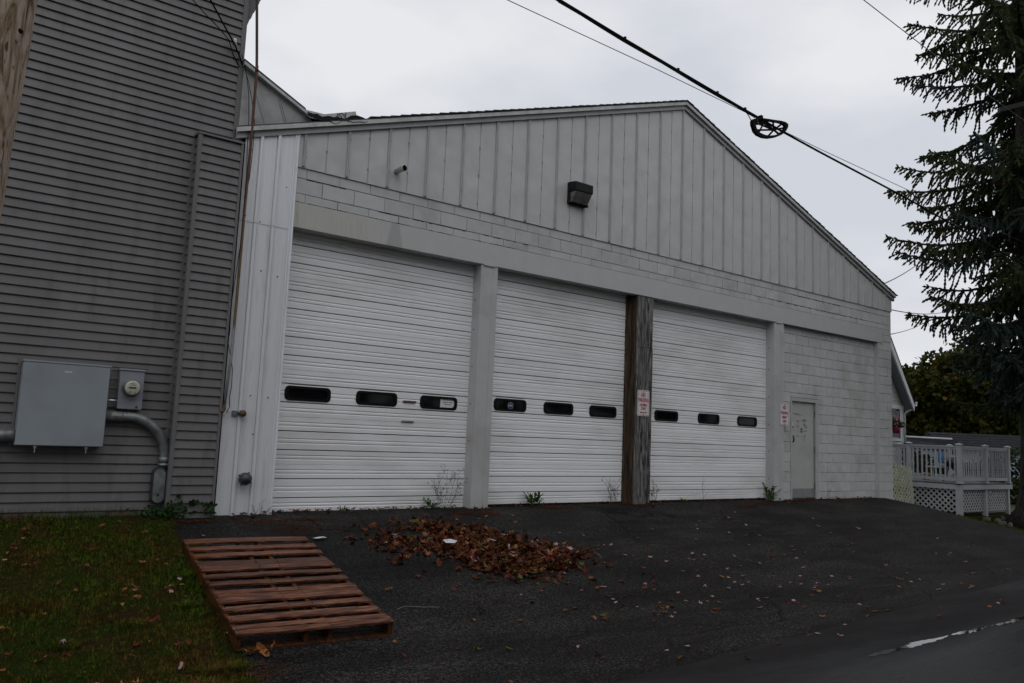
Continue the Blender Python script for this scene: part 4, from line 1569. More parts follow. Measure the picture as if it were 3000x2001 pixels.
def build_cables():
    T = thing('utility_pole', 'weathered wooden utility pole with knots at the left edge', 'pole', (-3.70, -4.0, -0.56))
    m = MB()
    path, rad = [], []
    for k in range(40):
        z = -0.7 + k * 0.25
        path.append((-3.66 + (z - 2.8) * 0.0455 + 0.1005 + 0.0, -4.0 + 0.0, z))
        rad.append(0.165 - 0.004 * z + 0.003 * math.sin(k * 1.7))
    m.tube(path, rad, 28)
    m.build('shaft', 'pole_wood', T, True)
    m = MB()
    kx = -3.66 + (3.36 - 2.8) * 0.0455 + 0.10
    m.lathe((kx + 0.085, -4.128, 3.34), (0.35, -0.93, 0), [(0.016, 0), (0.013, 0.004), (0.004, 0.006)], 10)
    m.build('knot', 'cable_black', T)
    # main lashed cable
    pts = [(-3.5, -4.0, 5.98), (-1.2, -3.8, 5.74), (1.12, -3.6, 5.518), (2.061, -3.6, 5.420), (2.971, -3.6, 5.337), (3.689, -3.6, 5.271), (4.202, -3.6, 5.226), (4.496, -3.6, 5.203), (5.017, -3.6, 5.161),
           (5.839, -3.6, 5.106), (8.167, -3.6, 4.973), (12.009, -3.6, 4.68), (17, -3.5, 4.45), (24, -3.4, 4.6)]
    T = thing('overhead_cable', 'thick black lashed overhead cable crossing the sky in front of the roof', 'cable', (4, -3.6, 5.2))
    m = MB()
    m.tube(pts, [0.019] * 6 + [0.017] * 2 + [0.014] * 6, 8)
    m.build('bundle', 'cable_black', T, True)
    m = MB()
    pts2 = []
    for (a, b_) in zip(pts[2:7], pts[3:8]):
        for k in range(3):
            t = k / 3
            p = Vector(a).lerp(Vector(b_), t)
            pts2.append((p.x, p.y - 0.006, p.z - 0.016 - 0.012 * abs(math.sin(p.x * 2.3))))
    m.tube(pts2, 0.010, 7)
    m.build('second_strand', 'cable_black', T, True)
    m = MB()
    for x in (2.08, 2.95, 3.66, 4.2):
        for (a, b_) in zip(pts, pts[1:]):
            if a[0] <= x <= b_[0]:
                z = a[2] + (b_[2] - a[2]) * (x - a[0]) / (b_[0] - a[0])
        m.box(x - 0.012, x + 0.012, -3.615, -3.585, z + 0.01, z + 0.034)
    m.build('lashing_clips', 'cable_black', T)
    # cable storage loop bracket
    T = thing('cable_loop_bracket', 'black teardrop shaped cable loop bracket hanging on the thick cable', 'bracket', (4.7, -3.6, 5.1))
    outl = [(4.330, 5.075), (4.375, 4.995), (4.44, 4.965), (4.56, 4.962), (4.68, 4.985), (4.82, 5.035), (4.95, 5.105), (5.04, 5.18), (5.085, 5.245), (5.085, 5.285), (5.03, 5.298), (4.93, 5.288), (4.80, 5.262),
            (4.65, 5.235), (4.53, 5.212), (4.44, 5.19), (4.36, 5.155), (4.328, 5.12)]
    cx = sum(p[0] for p in outl) / len(outl)
    cz = sum(p[1] for p in outl) / len(outl)
    inn = [(cx + (x - cx) * 0.85, cz + (z - cz) * 0.78) for x, z in outl]
    n = len(outl)
    m = MB()
    for y0, y1 in ((-3.625, -3.58),):
        vs = [(x, y0, z) for x, z in outl] + [(x, y0, z) for x, z in inn] + [(x, y1, z) for x, z in outl] + [(x, y1, z) for x, z in inn]
        fs = []
        for i in range(n):
            j = (i + 1) % n
            fs += [(i, j, n + j, n + i), (2 * n + j, 2 * n + i, 3 * n + i, 3 * n + j), (j, i, 2 * n + i, 2 * n + j), (n + i, n + j, 3 * n + j, 3 * n + i)]
        m.add(vs, fs)
    m.build('rim', 'cable_black', T)
    hub = (4.80, 5.135)
    for k in (1, 4, 6, 8, 10, 12, 15, 17):
        m = MB()
        m.tube([(hub[0], -3.60, hub[1]), (inn[k][0], -3.60, inn[k][1])], 0.013, 5)
        m.build('spoke', 'cable_black', T)
    hub2 = (4.58, 5.16)
    for k in (0, 2, 16):
        m = MB()
        m.tube([(hub2[0], -3.60, hub2[1]), (inn[k][0], -3.60, inn[k][1])], 0.012, 5)
        m.build('spoke', 'cable_black', T)
    m = MB()
    m.tube([(4.50, -3.6, 5.19), (4.80, -3.6, 5.135), (4.93, -3.6, 5.10)], 0.013, 6)
    m.build('cross_bar', 'cable_black', T)
    m = MB()
    m.tube([(4.20, -3.6, 5.215), (4.25, -3.61, 5.18), (4.335, -3.61, 5.10)], 0.006, 6)
    m.build('tail_loop', 'cable_black', T)
    m = MB()
    m.box(4.50, 4.54, -3.625, -3.575, 5.19, 5.245)
    m.build('clamp', 'cable_black', T)
    # thin wires
    m = MB()
    m.tube([(-3.4, -3.4, 6.1)] + [(1.19, -2.6, 5.983), (3.671, -2.6, 5.953), (5.523, -2.6, 5.902), (7.451, -2.6, 5.84), (10.054, -2.6, 5.797), (13, -2.55, 5.78), (22, -2.4, 5.9)], 0.0055, 6)
    tag(m.build('overhead_wire', 'wire_grey', None, True), 'thin overhead wire crossing behind the thick black cable', 'wire')
    m = MB()
    m.tube([(5.0, -3.0, 8.70), (8.128, -3.0, 8.465), (10.084, -3.0, 8.351), (12.878, -3.0, 8.221), (18, -3, 8.1)], 0.0075, 6)
    tag(m.build('overhead_wire', 'wire_grey', None, True), 'lone high wire running into the top of the spruce', 'wire')
    m = MB()
    m.tube(sag((14.333, 0.0, 5.0), (24.0, 3.2, 8.17), 0.12), 0.013, 6)
    tag(m.build('service_wire', 'wire_grey', None, True), 'wire rising from the right roof edge of the garage into the spruce', 'wire')
    m = MB()
    m.tube(sag((14.631, 0.0, 4.415), (40.0, 9.5, 8.9), 0.25), 0.012, 6)
    tag(m.build('service_wire', 'wire_grey', None, True), 'level wire leaving the garage corner towards the spruce', 'wire')
    m = MB()
    m.tube(sag((14.613, 0.0, 3.822), (40.0, 11.1, 8.3), 0.1), 0.010, 6)
    tag(m.build('service_wire', 'wire_grey', None, True), 'lowest wire leaving the garage corner towards the spruce', 'wire')
    m = MB()
    m.tube([(-3.5, -3.95, 6.6), (-2.5, -2.2, 6.15), (-1.516, -0.6, 5.824), (-1.236, -0.25, 5.74), (-1.016, 0.05, 5.70), (-0.906, 0.06, 5.492)], 0.010, 7)
    tag(m.build('service_wire', 'cable_black', None, True), 'black service wire reaching the corner of the dark siding from the pole', 'wire')
    m = MB()
    m.tube([(-3.55, -3.95, 6.35), (-2.6, -2.0, 5.93), (-1.682, -0.5, 5.805), (-1.494, -0.3, 5.80), (-1.28, -0.1, 5.79), (-1.10, 0.04, 5.74), (-1.03, 0.075, 5.60), (-0.93, 0.075, 5.45)], 0.006, 7)
    tag(m.build('service_wire', 'cable_black', None, True), 'thinner slack wire left of the black service wire on the siding', 'wire')
    T = thing('wire_anchor', 'small bright metal wire anchor near the corner of the dark siding', 'anchor', (-1.02, 0.09, 5.75))
    m = MB()
    m.box(-1.035, -1.005, 0.06, 0.092, 5.745, 5.80)
    m.build('plate', 'bright_steel', T)
    m = MB()
    m.tube([(-1.02, 0.06, 5.78), (-1.03, 0.03, 5.745), (-1.01, 0.03, 5.71)], 0.008, 6)
    m.build('hook', 'bright_steel', T)
    # far pole with a crossarm seen among the spruce branches
    T = thing('utility_pole', 'dark utility pole with a wooden crossarm behind the spruce branches at the right edge', 'pole', (15.6, -3.9, -0.6))
    m = MB()
    m.tube([(15.6, -3.9, -0.7), (15.6, -3.9, 10.5)], [0.16, 0.12], 14)
    m.build('shaft', 'trunk_bark', T, True)
    m = MB()
    m.hexa([(14.20, -2.62, 8.36), (15.62, -3.83, 8.86), (15.58, -3.92, 8.86), (14.14, -2.70, 8.36),
            (14.20, -2.62, 8.46), (15.62, -3.83, 8.98), (15.58, -3.92, 8.98), (14.14, -2.70, 8.46)])
    m.build('arm', 'lamp_bronze', T)


build_cables()


# ------------------------------------------------------------------ pallet
def build_pallet():
    O = Vector((-1.47, -1.241, -0.088))
    e1 = Vector((1.215, -0.113, -0.006)).normalized()
    e2 = Vector((-0.225, -2.404, -0.354)).normalized()
    e2 = (e2 - e1 * e2.dot(e1)).normalized()
    en = e2.cross(e1).normalized()
    if en.z < 0:
        en = -en
    Mx = Matrix(((e1.x, -e2.x, en.x, O.x), (e1.y, -e2.y, en.y, O.y), (e1.z, -e2.z, en.z, O.z), (0, 0, 0, 1)))
    T = thing('wood_pallet', 'long reddish brown wooden pallet lying on the driveway beside the lawn', 'pallet', tuple(O))
    W, H = 1.22, 0.13

    def bd(name, x0, x1, s0, s1, h0, h1, mat, warp=0.0, jag=0.0):
        mb = MB()
        ns = 12
        vs = []
        for i in range(ns + 1):
            x = x0 + (x1 - x0) * i / ns
            dz = warp * math.sin(math.pi * i / ns) + U(-0.001, 0.001)
            j0, j1 = U(-jag, jag), U(-jag, jag)
            vs += [(x, -(s0 + j0), h0 + dz), (x, -(s1 + j1), h0 + dz), (x, -(s1 + j1), h1 + dz), (x, -(s0 + j0), h1 + dz)]
        fs = [(3, 2, 1, 0), tuple(4 * ns + k for k in range(4))]
        for i in range(ns):
            a = 4 * i
            for k in range(4):
                k2 = (k + 1) % 4
                fs.append((a + k, a + k2, a + 4 + k2, a + 4 + k))
        mb.add(vs, fs)
        mb.v = [tuple(Mx @ Vector(p)) for p in mb.v]
        return mb.build(name, mat, T, bevel=0.003)
    spans = [(0.0, 0.142), (0.265, 0.378), (0.485, 0.590), (0.717, 0.850), (0.853, 0.990), (1.095, 1.185), (1.29, 1.385), (1.515, 1.60), (1.606, 1.69), (1.697, 1.79), (1.884, 1.985), (2.09, 2.20), (2.28, 2.365), (2.368, 2.455)]
    for s0, s1 in spans:
        bd('deck_board', U(-0.012, 0.008), W + U(-0.012, 0.012), s0, s1, -0.018, U(-0.001, 0.002), 'pallet_wood', U(-0.004, 0.006), 0.0025)
    for x0, x1 in ((-0.002, 0.036), (0.505, 0.54), (0.69, 0.725), (W - 0.038, W)):
        bd('stringer', x0, x1, 0.006, 2.44, -H + 0.016, -0.019, 'pallet_side', 0, 0.001)
    for s0, s1 in ((0.01, 0.11), (0.42, 0.52), (1.15, 1.25), (1.78, 1.88), (2.33, 2.45)):
        bd('bottom_board', 0.0, W, s0, s1, -H, -H + 0.0155, 'pallet_side', 0, 0.002)
    mb = MB()
    for s0, s1 in spans:
        for x in (0.018, 0.522, 0.708, W - 0.02):
            for s in (s0 * 0.7 + s1 * 0.3, s0 * 0.3 + s1 * 0.7):
                p = Mx @ Vector((x + U(-0.008, 0.008), -s, 0.004))
                mb.box(p.x - 0.0045, p.x + 0.0045, p.y - 0.0045, p.y + 0.0045, p.z - 0.004, p.z + 0.001)
    struct(mb.build('nail_heads', 'cap_dark', T), 'stuff')
    return Mx


PAL = build_pallet()


# ------------------------------------------------------------------ leaves and litter
def leaf_mesh(name, kind, mat, curl):
    mb = MB()
    if kind == 'maple':
        spec = [(0, 1.0), (17, 0.55), (35, 0.60), (55, 0.92), (72, 0.50), (88, 0.52), (108, 0.74), (128, 0.42), (150, 0.40), (172, 0.22)]
    elif kind == 'oak':
        spec = [(0, 1.0), (14, 0.75), (24, 0.50), (38, 0.78), (52, 0.42), (72, 0.62), (95, 0.36), (122, 0.55), (145, 0.40), (172, 0.62)]
    else:
        spec = [(0, 1.0), (18, 0.82), (38, 0.62), (65, 0.45), (95, 0.40), (130, 0.50), (160, 0.70), (178, 0.85)]
    pts = [(a, r_) for a, r_ in spec] + [(360 - a, r_ * U(0.88, 1.0)) for a, r_ in reversed(spec[1:])]
    vs = [(0, 0, 0.0)]
    for a, r_ in pts:
        x, y = r_ * math.cos(math.radians(a)), r_ * math.sin(math.radians(a))
        z = curl * (x * x * 0.5 + y * y) + 0.12 * curl * math.sin(5 * math.radians(a))
        vs.append((x, y, z))
    n = len(pts)
    mb.add(vs, [(0, 1 + i, 1 + (i + 1) % n) for i in range(n)])
    mb.add([(-0.15, -0.02, 0.0), (-0.95, 0.02 + U(-.2, .2), 0.1 * curl), (-0.15, 0.02, 0.02)], [(0, 1, 2)])
    me = bpy.data.meshes.new(name)
    me.from_pydata(mb.v, [], mb.f)
    me.materials.append(MATS[mat])
    return me


LEAF = {}
for mt in ('leaf_pink', 'leaf_tan', 'leaf_brown', 'leaf_rust', 'leaf_red', 'leaf_olive'):
    for kd, cu in (('maple', 0.35), ('maple', 0.8), ('oak', 0.6), ('oval', 0.9)):
        LEAF.setdefault(mt, []).append(leaf_mesh('leaf', kd, mt, cu))


def place_leaf(me, x, y, z, s, tilt=0.25, parent=None, name='leaf', roll=None):
    o = inst(name, me, parent, (x, y, z))
    o.scale = (s, s * U(0.8, 1.1), s)
    o.rotation_euler = (U(-tilt, tilt) + (math.pi if R() < 0.3 else 0), U(-tilt, tilt), U(0, 6.28))
    return o


def inpoly(x, y, P):
    c = False
    n = len(P)
    for i in range(n):
        x1, y1 = P[i]
        x2, y2 = P[(i + 1) % n]
        if (y1 > y) != (y2 > y) and x < (x2 - x1) * (y - y1) / (y2 - y1) + x1:
            c = not c
    return c


PILE = [(0.73, -1.02), (0.50, -1.54), (0.68, -1.78), (0.87, -1.73), (1.11, -1.96), (1.20, -2.39), (1.41, -2.69), (1.77, -2.90), (2.20, -2.71), (2.60, -2.58),
        (3.02, -2.16), (2.96, -1.84), (2.62, -1.54), (2.40, -0.98), (2.09, -0.67), (1.67, -0.52), (1.38, -0.74), (0.99, -0.95)]


def dist_edge(x, y, P):
    d = 9
    n = len(P)
    for i in range(n):
        a, b_ = Vector(P[i]), Vector(P[(i + 1) % n])
        p = Vector((x, y))
        t = max(0, min(1, (p - a).dot(b_ - a) / (b_ - a).length_squared))
        d = min(d, (p - a.lerp(b_, t)).length)
    return d


def merge_leaf(mb, me, M):
    mb.add([M @ v.co for v in me.vertices], [tuple(p.vertices) for p in me.polygons])


def build_leaves():
    T = thing('leaf_pile', 'broad pile of wet brown and rust maple leaves on the driveway', 'leaf pile', (1.6, -1.8, G(1.6, -1.8)))
    mats = ['leaf_brown'] * 10 + ['leaf_rust'] * 6 + ['leaf_tan'] * 4 + ['leaf_olive'] * 2 + ['leaf_pink'] * 1 + ['leaf_red']
    rest = {}
    count = 0
    tries = 0
    pts = []
    while len(pts) < 1750:
        x, y = U(0.3, 3.25), U(-3.1, -0.3)
        d = dist_edge(x, y, PILE)
        if not inpoly(x, y, PILE):
            if R() > 0.30 * math.exp(-d / 0.14):
                continue
            d = 0.0
        elif d < 0.12 and R() < 0.5:
            continue
        # bare hole seen on the left part of the pile
        if ((x - 1.27) / 0.24) ** 2 + ((y + 1.12) / 0.13) ** 2 < 1:
            continue
        pts.append((x, y, d))
    pts.sort(key=lambda p: p[1])
    order = list(range(len(pts)))
    random.shuffle(order)
    for i in order:
        x, y, d = pts[i]
        lay = R()
        h = min(0.036, 0.010 + d * 0.10) * lay + 0.006
        mt = random.choice(mats)
        if lay < 0.6:
            mt = random.choice(['leaf_brown', 'leaf_brown', 'leaf_rust'])
        me = random.choice(LEAF[mt])
        s = U(0.034, 0.072)
        if lay > 0.78 and count < 300:
            count += 1
            o = place_leaf(me, x, y, G(x, y) + h + 0.02, s, 0.7, T)
        else:
            M = Matrix.Translation((x, y, G(x, y) + h)) @ Matrix.Rotation(U(0, 6.28), 4, 'Z') @ Matrix.Rotation(U(-0.7, 0.7), 4, 'X') @ Matrix.Rotation(U(-0.7, 0.7), 4, 'Y') @ Matrix.Scale(s, 4)
            merge_leaf(rest.setdefault(mt, MB()), me, M)
    for mt, mb in rest.items():
        struct(mb.build('leaf_layer', mt, T), 'stuff')
    # scattered leaves on the driveway and road edge
    KL = {'leaf_pink': ('small pale pink leaf lying on the dark driveway', 'pale pink leaves scattered on the driveway'),
          'leaf_tan': ('small tan leaf lying on the dark driveway', 'tan leaves scattered on the driveway'),
          'leaf_rust': ('small orange brown leaf lying on the dark driveway', 'orange brown leaves scattered on the driveway'),
          'leaf_brown': ('small dark brown leaf lying on the dark driveway', 'dark brown leaves scattered on the driveway'),
          'leaf_red': ('small red leaf lying on the dark driveway', 'red leaves scattered on the driveway'),
          'leaf_olive': ('small yellow green leaf lying on the dark driveway', 'yellow green leaves scattered on the driveway')}
    n = 0
    while n < 285:
        if R() < 0.62:
            x = random.gauss(3.6, 2.4)
            y = random.gauss(-3.3, 1.1)
        else:
            x, y = U(-1.2, 11), U(-5.5, -0.3)
        if not (-1.3 < x < 13 and -5.55 < y < -0.25) or inpoly(x, y, PILE):
            continue
        if x < -0.2 and -3.9 < y < -1.0:
            continue
        q = R()
        if x > 1.9:
            mt = 'leaf_pink' if q < 0.52 else 'leaf_tan' if q < 0.66 else 'leaf_rust' if q < 0.76 else 'leaf_red' if q < 0.88 else 'leaf_brown'
        else:
            mt = 'leaf_tan' if q < 0.28 else 'leaf_rust' if q < 0.55 else 'leaf_olive' if q < 0.68 else 'leaf_pink' if q < 0.82 else 'leaf_brown' if q < 0.92 else 'leaf_red'
        s = U(0.024, 0.046) if mt in ('leaf_pink', 'leaf_red') else U(0.03, 0.058)
        o = place_leaf(random.choice(LEAF[mt][:3]), x, y, max(DR(x, y), G(x, y) + 0.010) + 0.004 + s * 0.12, s, 0.3, None, 'fallen_leaf')
        tag(o, KL[mt][0], 'leaf', KL[mt][1])
        n += 1
    # leaves on the grass
    LL = {'leaf_tan': ('small tan leaf lying in the grass of the lawn', 'tan leaves on the lawn'),
          'leaf_pink': ('small pale pink leaf lying in the grass of the lawn', 'pale pink leaves on the lawn'),
          'leaf_rust': ('small orange brown leaf lying in the grass of the lawn', 'orange brown leaves on the lawn'),
          'leaf_red': ('small red leaf lying in the grass of the lawn', 'red leaves on the lawn')}
    n = 0
    while n < 105:
        x, y = U(-3.4, -1.5), U(-4.4, -0.2)
        if x > drive_left(y) - 0.03:
            continue
        mt = random.choice(['leaf_tan', 'leaf_tan', 'leaf_rust', 'leaf_pink', 'leaf_red'])
        o = place_leaf(random.choice(LEAF[mt]), x, y, G(x, y) + 0.035, U(0.024, 0.045), 0.5, None, 'fallen_leaf')
        tag(o, LL[mt][0], 'leaf', LL[mt][1])
        n += 1
    # litter along the foot of the building
    T = {}
    for k in range(900):
        x = U(-0.7, 13.8)
        dens = 1.0 if x < 3 else 0.75 if x < 7 else 0.6
        if R() > dens:
            continue
        y0 = 0.17 if (-0.1 < x < 2.7 or 3.1 < x < 6.0 or 6.5 < x < 9.98) else (0.06 if 10.36 < x < 13.95 else -0.03)
        y = y0 - abs(random.gauss(0, 0.09))
        mt = random.choice(['leaf_brown', 'leaf_brown', 'leaf_rust', 'pine_litter', 'leaf_tan'])
        me = random.choice(LEAF[mt if mt in LEAF else 'leaf_brown'])
        s = U(0.012, 0.04)
        M = Matrix.Translation((x, y, G(x, y) + 0.012 + U(0, 0.03) * (1 if R() < 0.5 else 0.2))) @ Matrix.Rotation(U(0, 6.28), 4, 'Z') @ Matrix.Rotation(U(-0.9, 0.9), 4, 'X') @ Matrix.Scale(s, 4)
        merge_leaf(T.setdefault(mt, MB()), me, M)
    for mt, mb in T.items():
        o = mb.build('leaf_litter', mt)
        struct(o, 'stuff')
        o['label'] = 'fine brown leaf litter gathered along the foot of the garage'
    # pine needle drifts
    mb = MB()
    spots = [(-0.35, -0.34, 0.28, 0.10), (-0.05, -0.62, 0.26, 0.16), (0.2, -0.3, 0.3, 0.06), (2.55, -0.22, 0.24, 0.09), (2.9, -0.30, 0.16, 0.06), (4.3, -0.12, 0.3, 0.08), (-1.1, -0.25, 0.2, 0.05),
             (8.7, -0.35, 0.4, 0.12), (9.4, -0.2, 0.4, 0.08), (12.3, -0.15, 0.9, 0.10), (10.8, -0.1, 0.6, 0.06), (-1.75, -4.1, 0.25, 0.2), (-1.65, -3.2, 0.08, 0.3), (6.2, -0.12, 0.35, 0.05)]
    for cx, cy, sx, sy in spots:
        for k in range(620):
            x, y = random.gauss(cx, sx * 0.55), random.gauss(cy, sy * 0.55)
            a, l = U(0, 6.28), U(0.012, 0.035)
            z = DR(x, y) + 0.003 + abs(random.gauss(0, 0.006))
            dx, dy = math.cos(a) * l, math.sin(a) * l
            nx, ny = -math.sin(a) * 0.0014, math.cos(a) * 0.0014
            mb.add([(x - nx, y - ny, z), (x + nx, y + ny, z), (x + dx + nx, y + dy + ny, z + U(-0.003, 0.008)), (x + dx - nx, y + dy - ny, z + 0.002)], [(0, 1, 2, 3)])
    o = mb.build('needle_litter', 'pine_litter')
    struct(o, 'stuff')
    o['label'] = 'drifts of fallen brown pine needles on the driveway'

    # scraps of paper
    def scrap(name, x, y, s, label):
        mb = MB()
        vs = [(0, 0, 0.02 * s / 0.08)]
        k = 9
        for i in range(k):
            a = 2 * math.pi * i / k
            r_ = s * U(0.6, 1.1)
            vs.append((r_ * math.cos(a), r_ * 0.7 * math.sin(a), U(0.0, 0.25) * s))
        mb.add(vs, [(0, 1 + i, 1 + (i + 1) % k) for i in range(k)])
        mb.v = [(x + a, y + b_, G(x, y) + 0.014 + c) for a, b_, c in mb.v]
        tag(mb.build(name, 'paper'), label, 'litter')
    scrap('paper_scrap', 0.03, -1.07, 0.085, 'crumpled white paper scrap beside the far corner of the pallet')
    scrap('paper_scrap', 0.74, -1.34, 0.05, 'small white paper scrap at the left tip of the leaf pile')
    o = None
    mb = MB()
    x, y = 1.41, -1.62
    mb.add([(x - 0.09, y - 0.05, G(x, y) + 0.07), (x + 0.02, y - 0.07, G(x, y) + 0.065), (x + 0.10, y + 0.0, G(x, y) + 0.08), (x + 0.03, y + 0.07, G(x, y) + 0.095), (x - 0.07, y + 0.05, G(x, y) + 0.09), (x, y, G(x, y) + 0.105)],
           [(5, 0, 1), (5, 1, 2), (5, 2, 3), (5, 3, 4), (5, 4, 0)])
    tag(mb.build('paper_scrap', 'sticker_white'), 'pale paper scrap lying on top of the leaf pile', 'litter')
    mb = MB()
    mb.tube([(-0.16, -3.24, G(0, -3.24) + 0.014), (-0.07, -3.205, G(0, -3.2) + 0.018), (0.02, -3.22, G(0, -3.22) + 0.016), (0.10, -3.262, G(0, -3.262) + 0.016), (0.17, -3.275, G(0, -3.275) + 0.016), (0.24, -3.30, G(0, -3.3) + 0.016)], 0.0016, 6)
    tag(mb.build('string', 'old_metal', None, True), 'short pale piece of string on the driveway right of the pallet', 'litter')
    # dry husk by the pallet corner
    T = thing('dry_husk', 'curled dry tan husk leaves at the near corner of the pallet', 'husk', (-1.60, -3.74, G(-1.60, -3.74)))
    for k in range(3):
        o = place_leaf(LEAF['leaf_tan'][3 if k else 1], -1.62 + 0.07 * k, -3.76 - 0.02 * k, G(-1.6, -3.76) + 0.035 + 0.01 * k, 0.075, 0.9, T, 'husk_leaf')
    # bits of bark on the road edge
    for k, (x, y, l) in enumerate(((4.26, -5.10, 0.16), (4.55, -5.02, 0.13), (4.75, -5.05, 0.10), (2.95, -5.28, 0.10), (2.4, -5.32, 0.08), (6.4, -3.3, 0.12), (1.3, -5.2, 0.12))):
        mb = MB()
        a = U(-0.3, 0.3)
        mb.hexa([tuple(Vector((x, y, G(x, y) + 0.012)) + Matrix.Rotation(a, 3, 'Z') @ Vector(p)) for p in
                 ((-l / 2, -0.012, 0), (l / 2, -0.008, 0), (l / 2 * 0.9, 0.014, 0), (-l / 2 * 0.8, 0.012, 0), (-l / 2 * 0.7, -0.010, 0.006), (l / 2 * 0.4, -0.006, 0.009), (l / 2 * 0.5, 0.008, 0.008), (-l / 2 * 0.6, 0.008, 0.009))])
        tag(mb.build('bark_chip', 'bark'), 'small piece of tan bark lying on the asphalt near the road', 'bark', 'bark chips on the asphalt')


build_leaves()


# ------------------------------------------------------------------ plants
def blade(mb, x, y, z, h, w_, a, lean):
    dx, dy = math.cos(a), math.sin(a)
    nx, ny = -dy * w_, dx * w_
    m1 = (x + dx * lean * 0.35, y + dy * lean * 0.35, z + h * 0.62)
    t1 = (x + dx * lean, y + dy * lean, z + h * U(0.75, 1.0))
    mb.add([(x - nx, y - ny, z), (x + nx, y + ny, z), (m1[0] + nx * 0.7, m1[1] + ny * 0.7, m1[2]), (m1[0] - nx * 0.7, m1[1] - ny * 0.7, m1[2]), t1],
           [(0, 1, 2, 3), (3, 2, 4)])


def build_grass():
    mb = MB()
    n = 0
    while n < 52000:
        x, y = U(-3.9, -1.38), U(-4.9, 0.09)
        if x > drive_left(y) + random.gauss(-0.02, 0.05):
            continue
        pv = math.sin(x * 4.3 + y * 2.1) + math.sin(y * 5.2 - x * 2.4 + 1) + 0.7 * math.sin(x * 9 + y * 7)
        if pv < -0.7 and R() < 0.55:
            continue
        tall = 1.0 + 0.45 * max(0, pv - 0.8)
        blade(mb, x, y, G(x, y), U(0.018, 0.05) * tall, U(0.0012, 0.0026), U(0, 6.28), U(0.01, 0.045))
        n += 1
    for k in range(900):      # longer stems against the wall
        x = U(-3.6, -1.6)
        y = U(0.0, 0.085)
        blade(mb, x, y, G(x, y), U(0.05, 0.17), 0.0014, U(0, 6.28), U(0.01, 0.09))
    for cx, cy, r_ in ((-1.95, -3.95, 0.12), (-1.78, -3.98, 0.09), (-2.25, -3.0, 0.12), (-1.8, -2.7, 0.1), (-2.75, -3.25, 0.1), (-2.1, -4.25, 0.12), (-1.63, -2.0, 0.1)):
        for k in range(170):
            a = U(0, 6.28)
            q = r_ * math.sqrt(R())
            blade(mb, cx + q * math.cos(a), cy + q * math.sin(a), G(cx, cy), U(0.03, 0.065), U(0.0018, 0.0035), a + U(-1, 1), U(0.03, 0.08))
    o = mb.build('grass', 'grass')
    struct(o, 'stuff')
    o['label'] = 'short dark green lawn grass with brown patches'
    mb = MB()
    n = 0
    while n < 15000:
        x, y = U(15.4, 20.5), U(-3.6, -0.72)
        if x < 15.98 - 0.25 * max(0, -y - 0.8):
            continue
        blade(mb, x, y, G(x, y) - 0.02, U(0.03, 0.075), U(0.003, 0.006), U(0, 6.28), U(0.01, 0.05))
        n += 1
    o = mb.build('verge_grass', 'grass')
    struct(o, 'stuff')
    o['label'] = 'strip of grass between the driveway and the white deck'


def leafcard(mb, p, d, up, l, w_):
    d = d.normalized()
    q = d.cross(up)
    if q.length < 1e-4:
        q = d.orthogonal()
    q.normalize()
    nn = q.cross(d)
    a, b_, c, e = p, p + d * l * 0.45 + q * w_ + nn * 0.1 * l, p + d * l, p + d * l * 0.45 - q * w_ + nn * 0.1 * l
    mid = p + d * l * 0.5 - nn * 0.02 * l
    mb.add([a, b_, c, e, mid], [(0, 1, 4), (1, 2, 4), (2, 3, 4), (3, 0, 4)])


def rv():
    v = Vector((random.gauss(0, 1), random.gauss(0, 1), random.gauss(0, 1)))
    return v.normalized()


def rosette(x, y, h, r_, n, label):
    T = thing('weed', label, 'weed', (x, y, G(x, y)))
    mb = MB()
    for k in range(n):
        a = U(0, 6.28)
        e = U(0.25, 1.3)
        d = Vector((math.cos(a) * math.cos(e), math.sin(a) * math.cos(e), math.sin(e)))
        base = Vector((x + 0.3 * r_ * math.cos(a) * R(), y + 0.3 * r_ * math.sin(a) * R(), G(x, y) + U(0, 0.25) * h))
        L = U(0.6, 1.0) * (r_ if e < 0.7 else h)
        for s in range(4):
            leafcard(mb, base + d * L * (0.25 + 0.2 * s), (d + rv() * 0.5), Vector((0, 0, 1)), L * 0.34, L * 0.10)
    mb.build('foliage', 'weed_green', T)
    mb = MB()
    for k in range(5):
        a = U(0, 6.28)
        mb.tube([(x, y, G(x, y) - 0.02), (x + 0.4 * r_ * math.cos(a), y + 0.4 * r_ * math.sin(a), G(x, y) + h * 0.6)], 0.003, 5)
    mb.build('stem', 'vine_green', T)


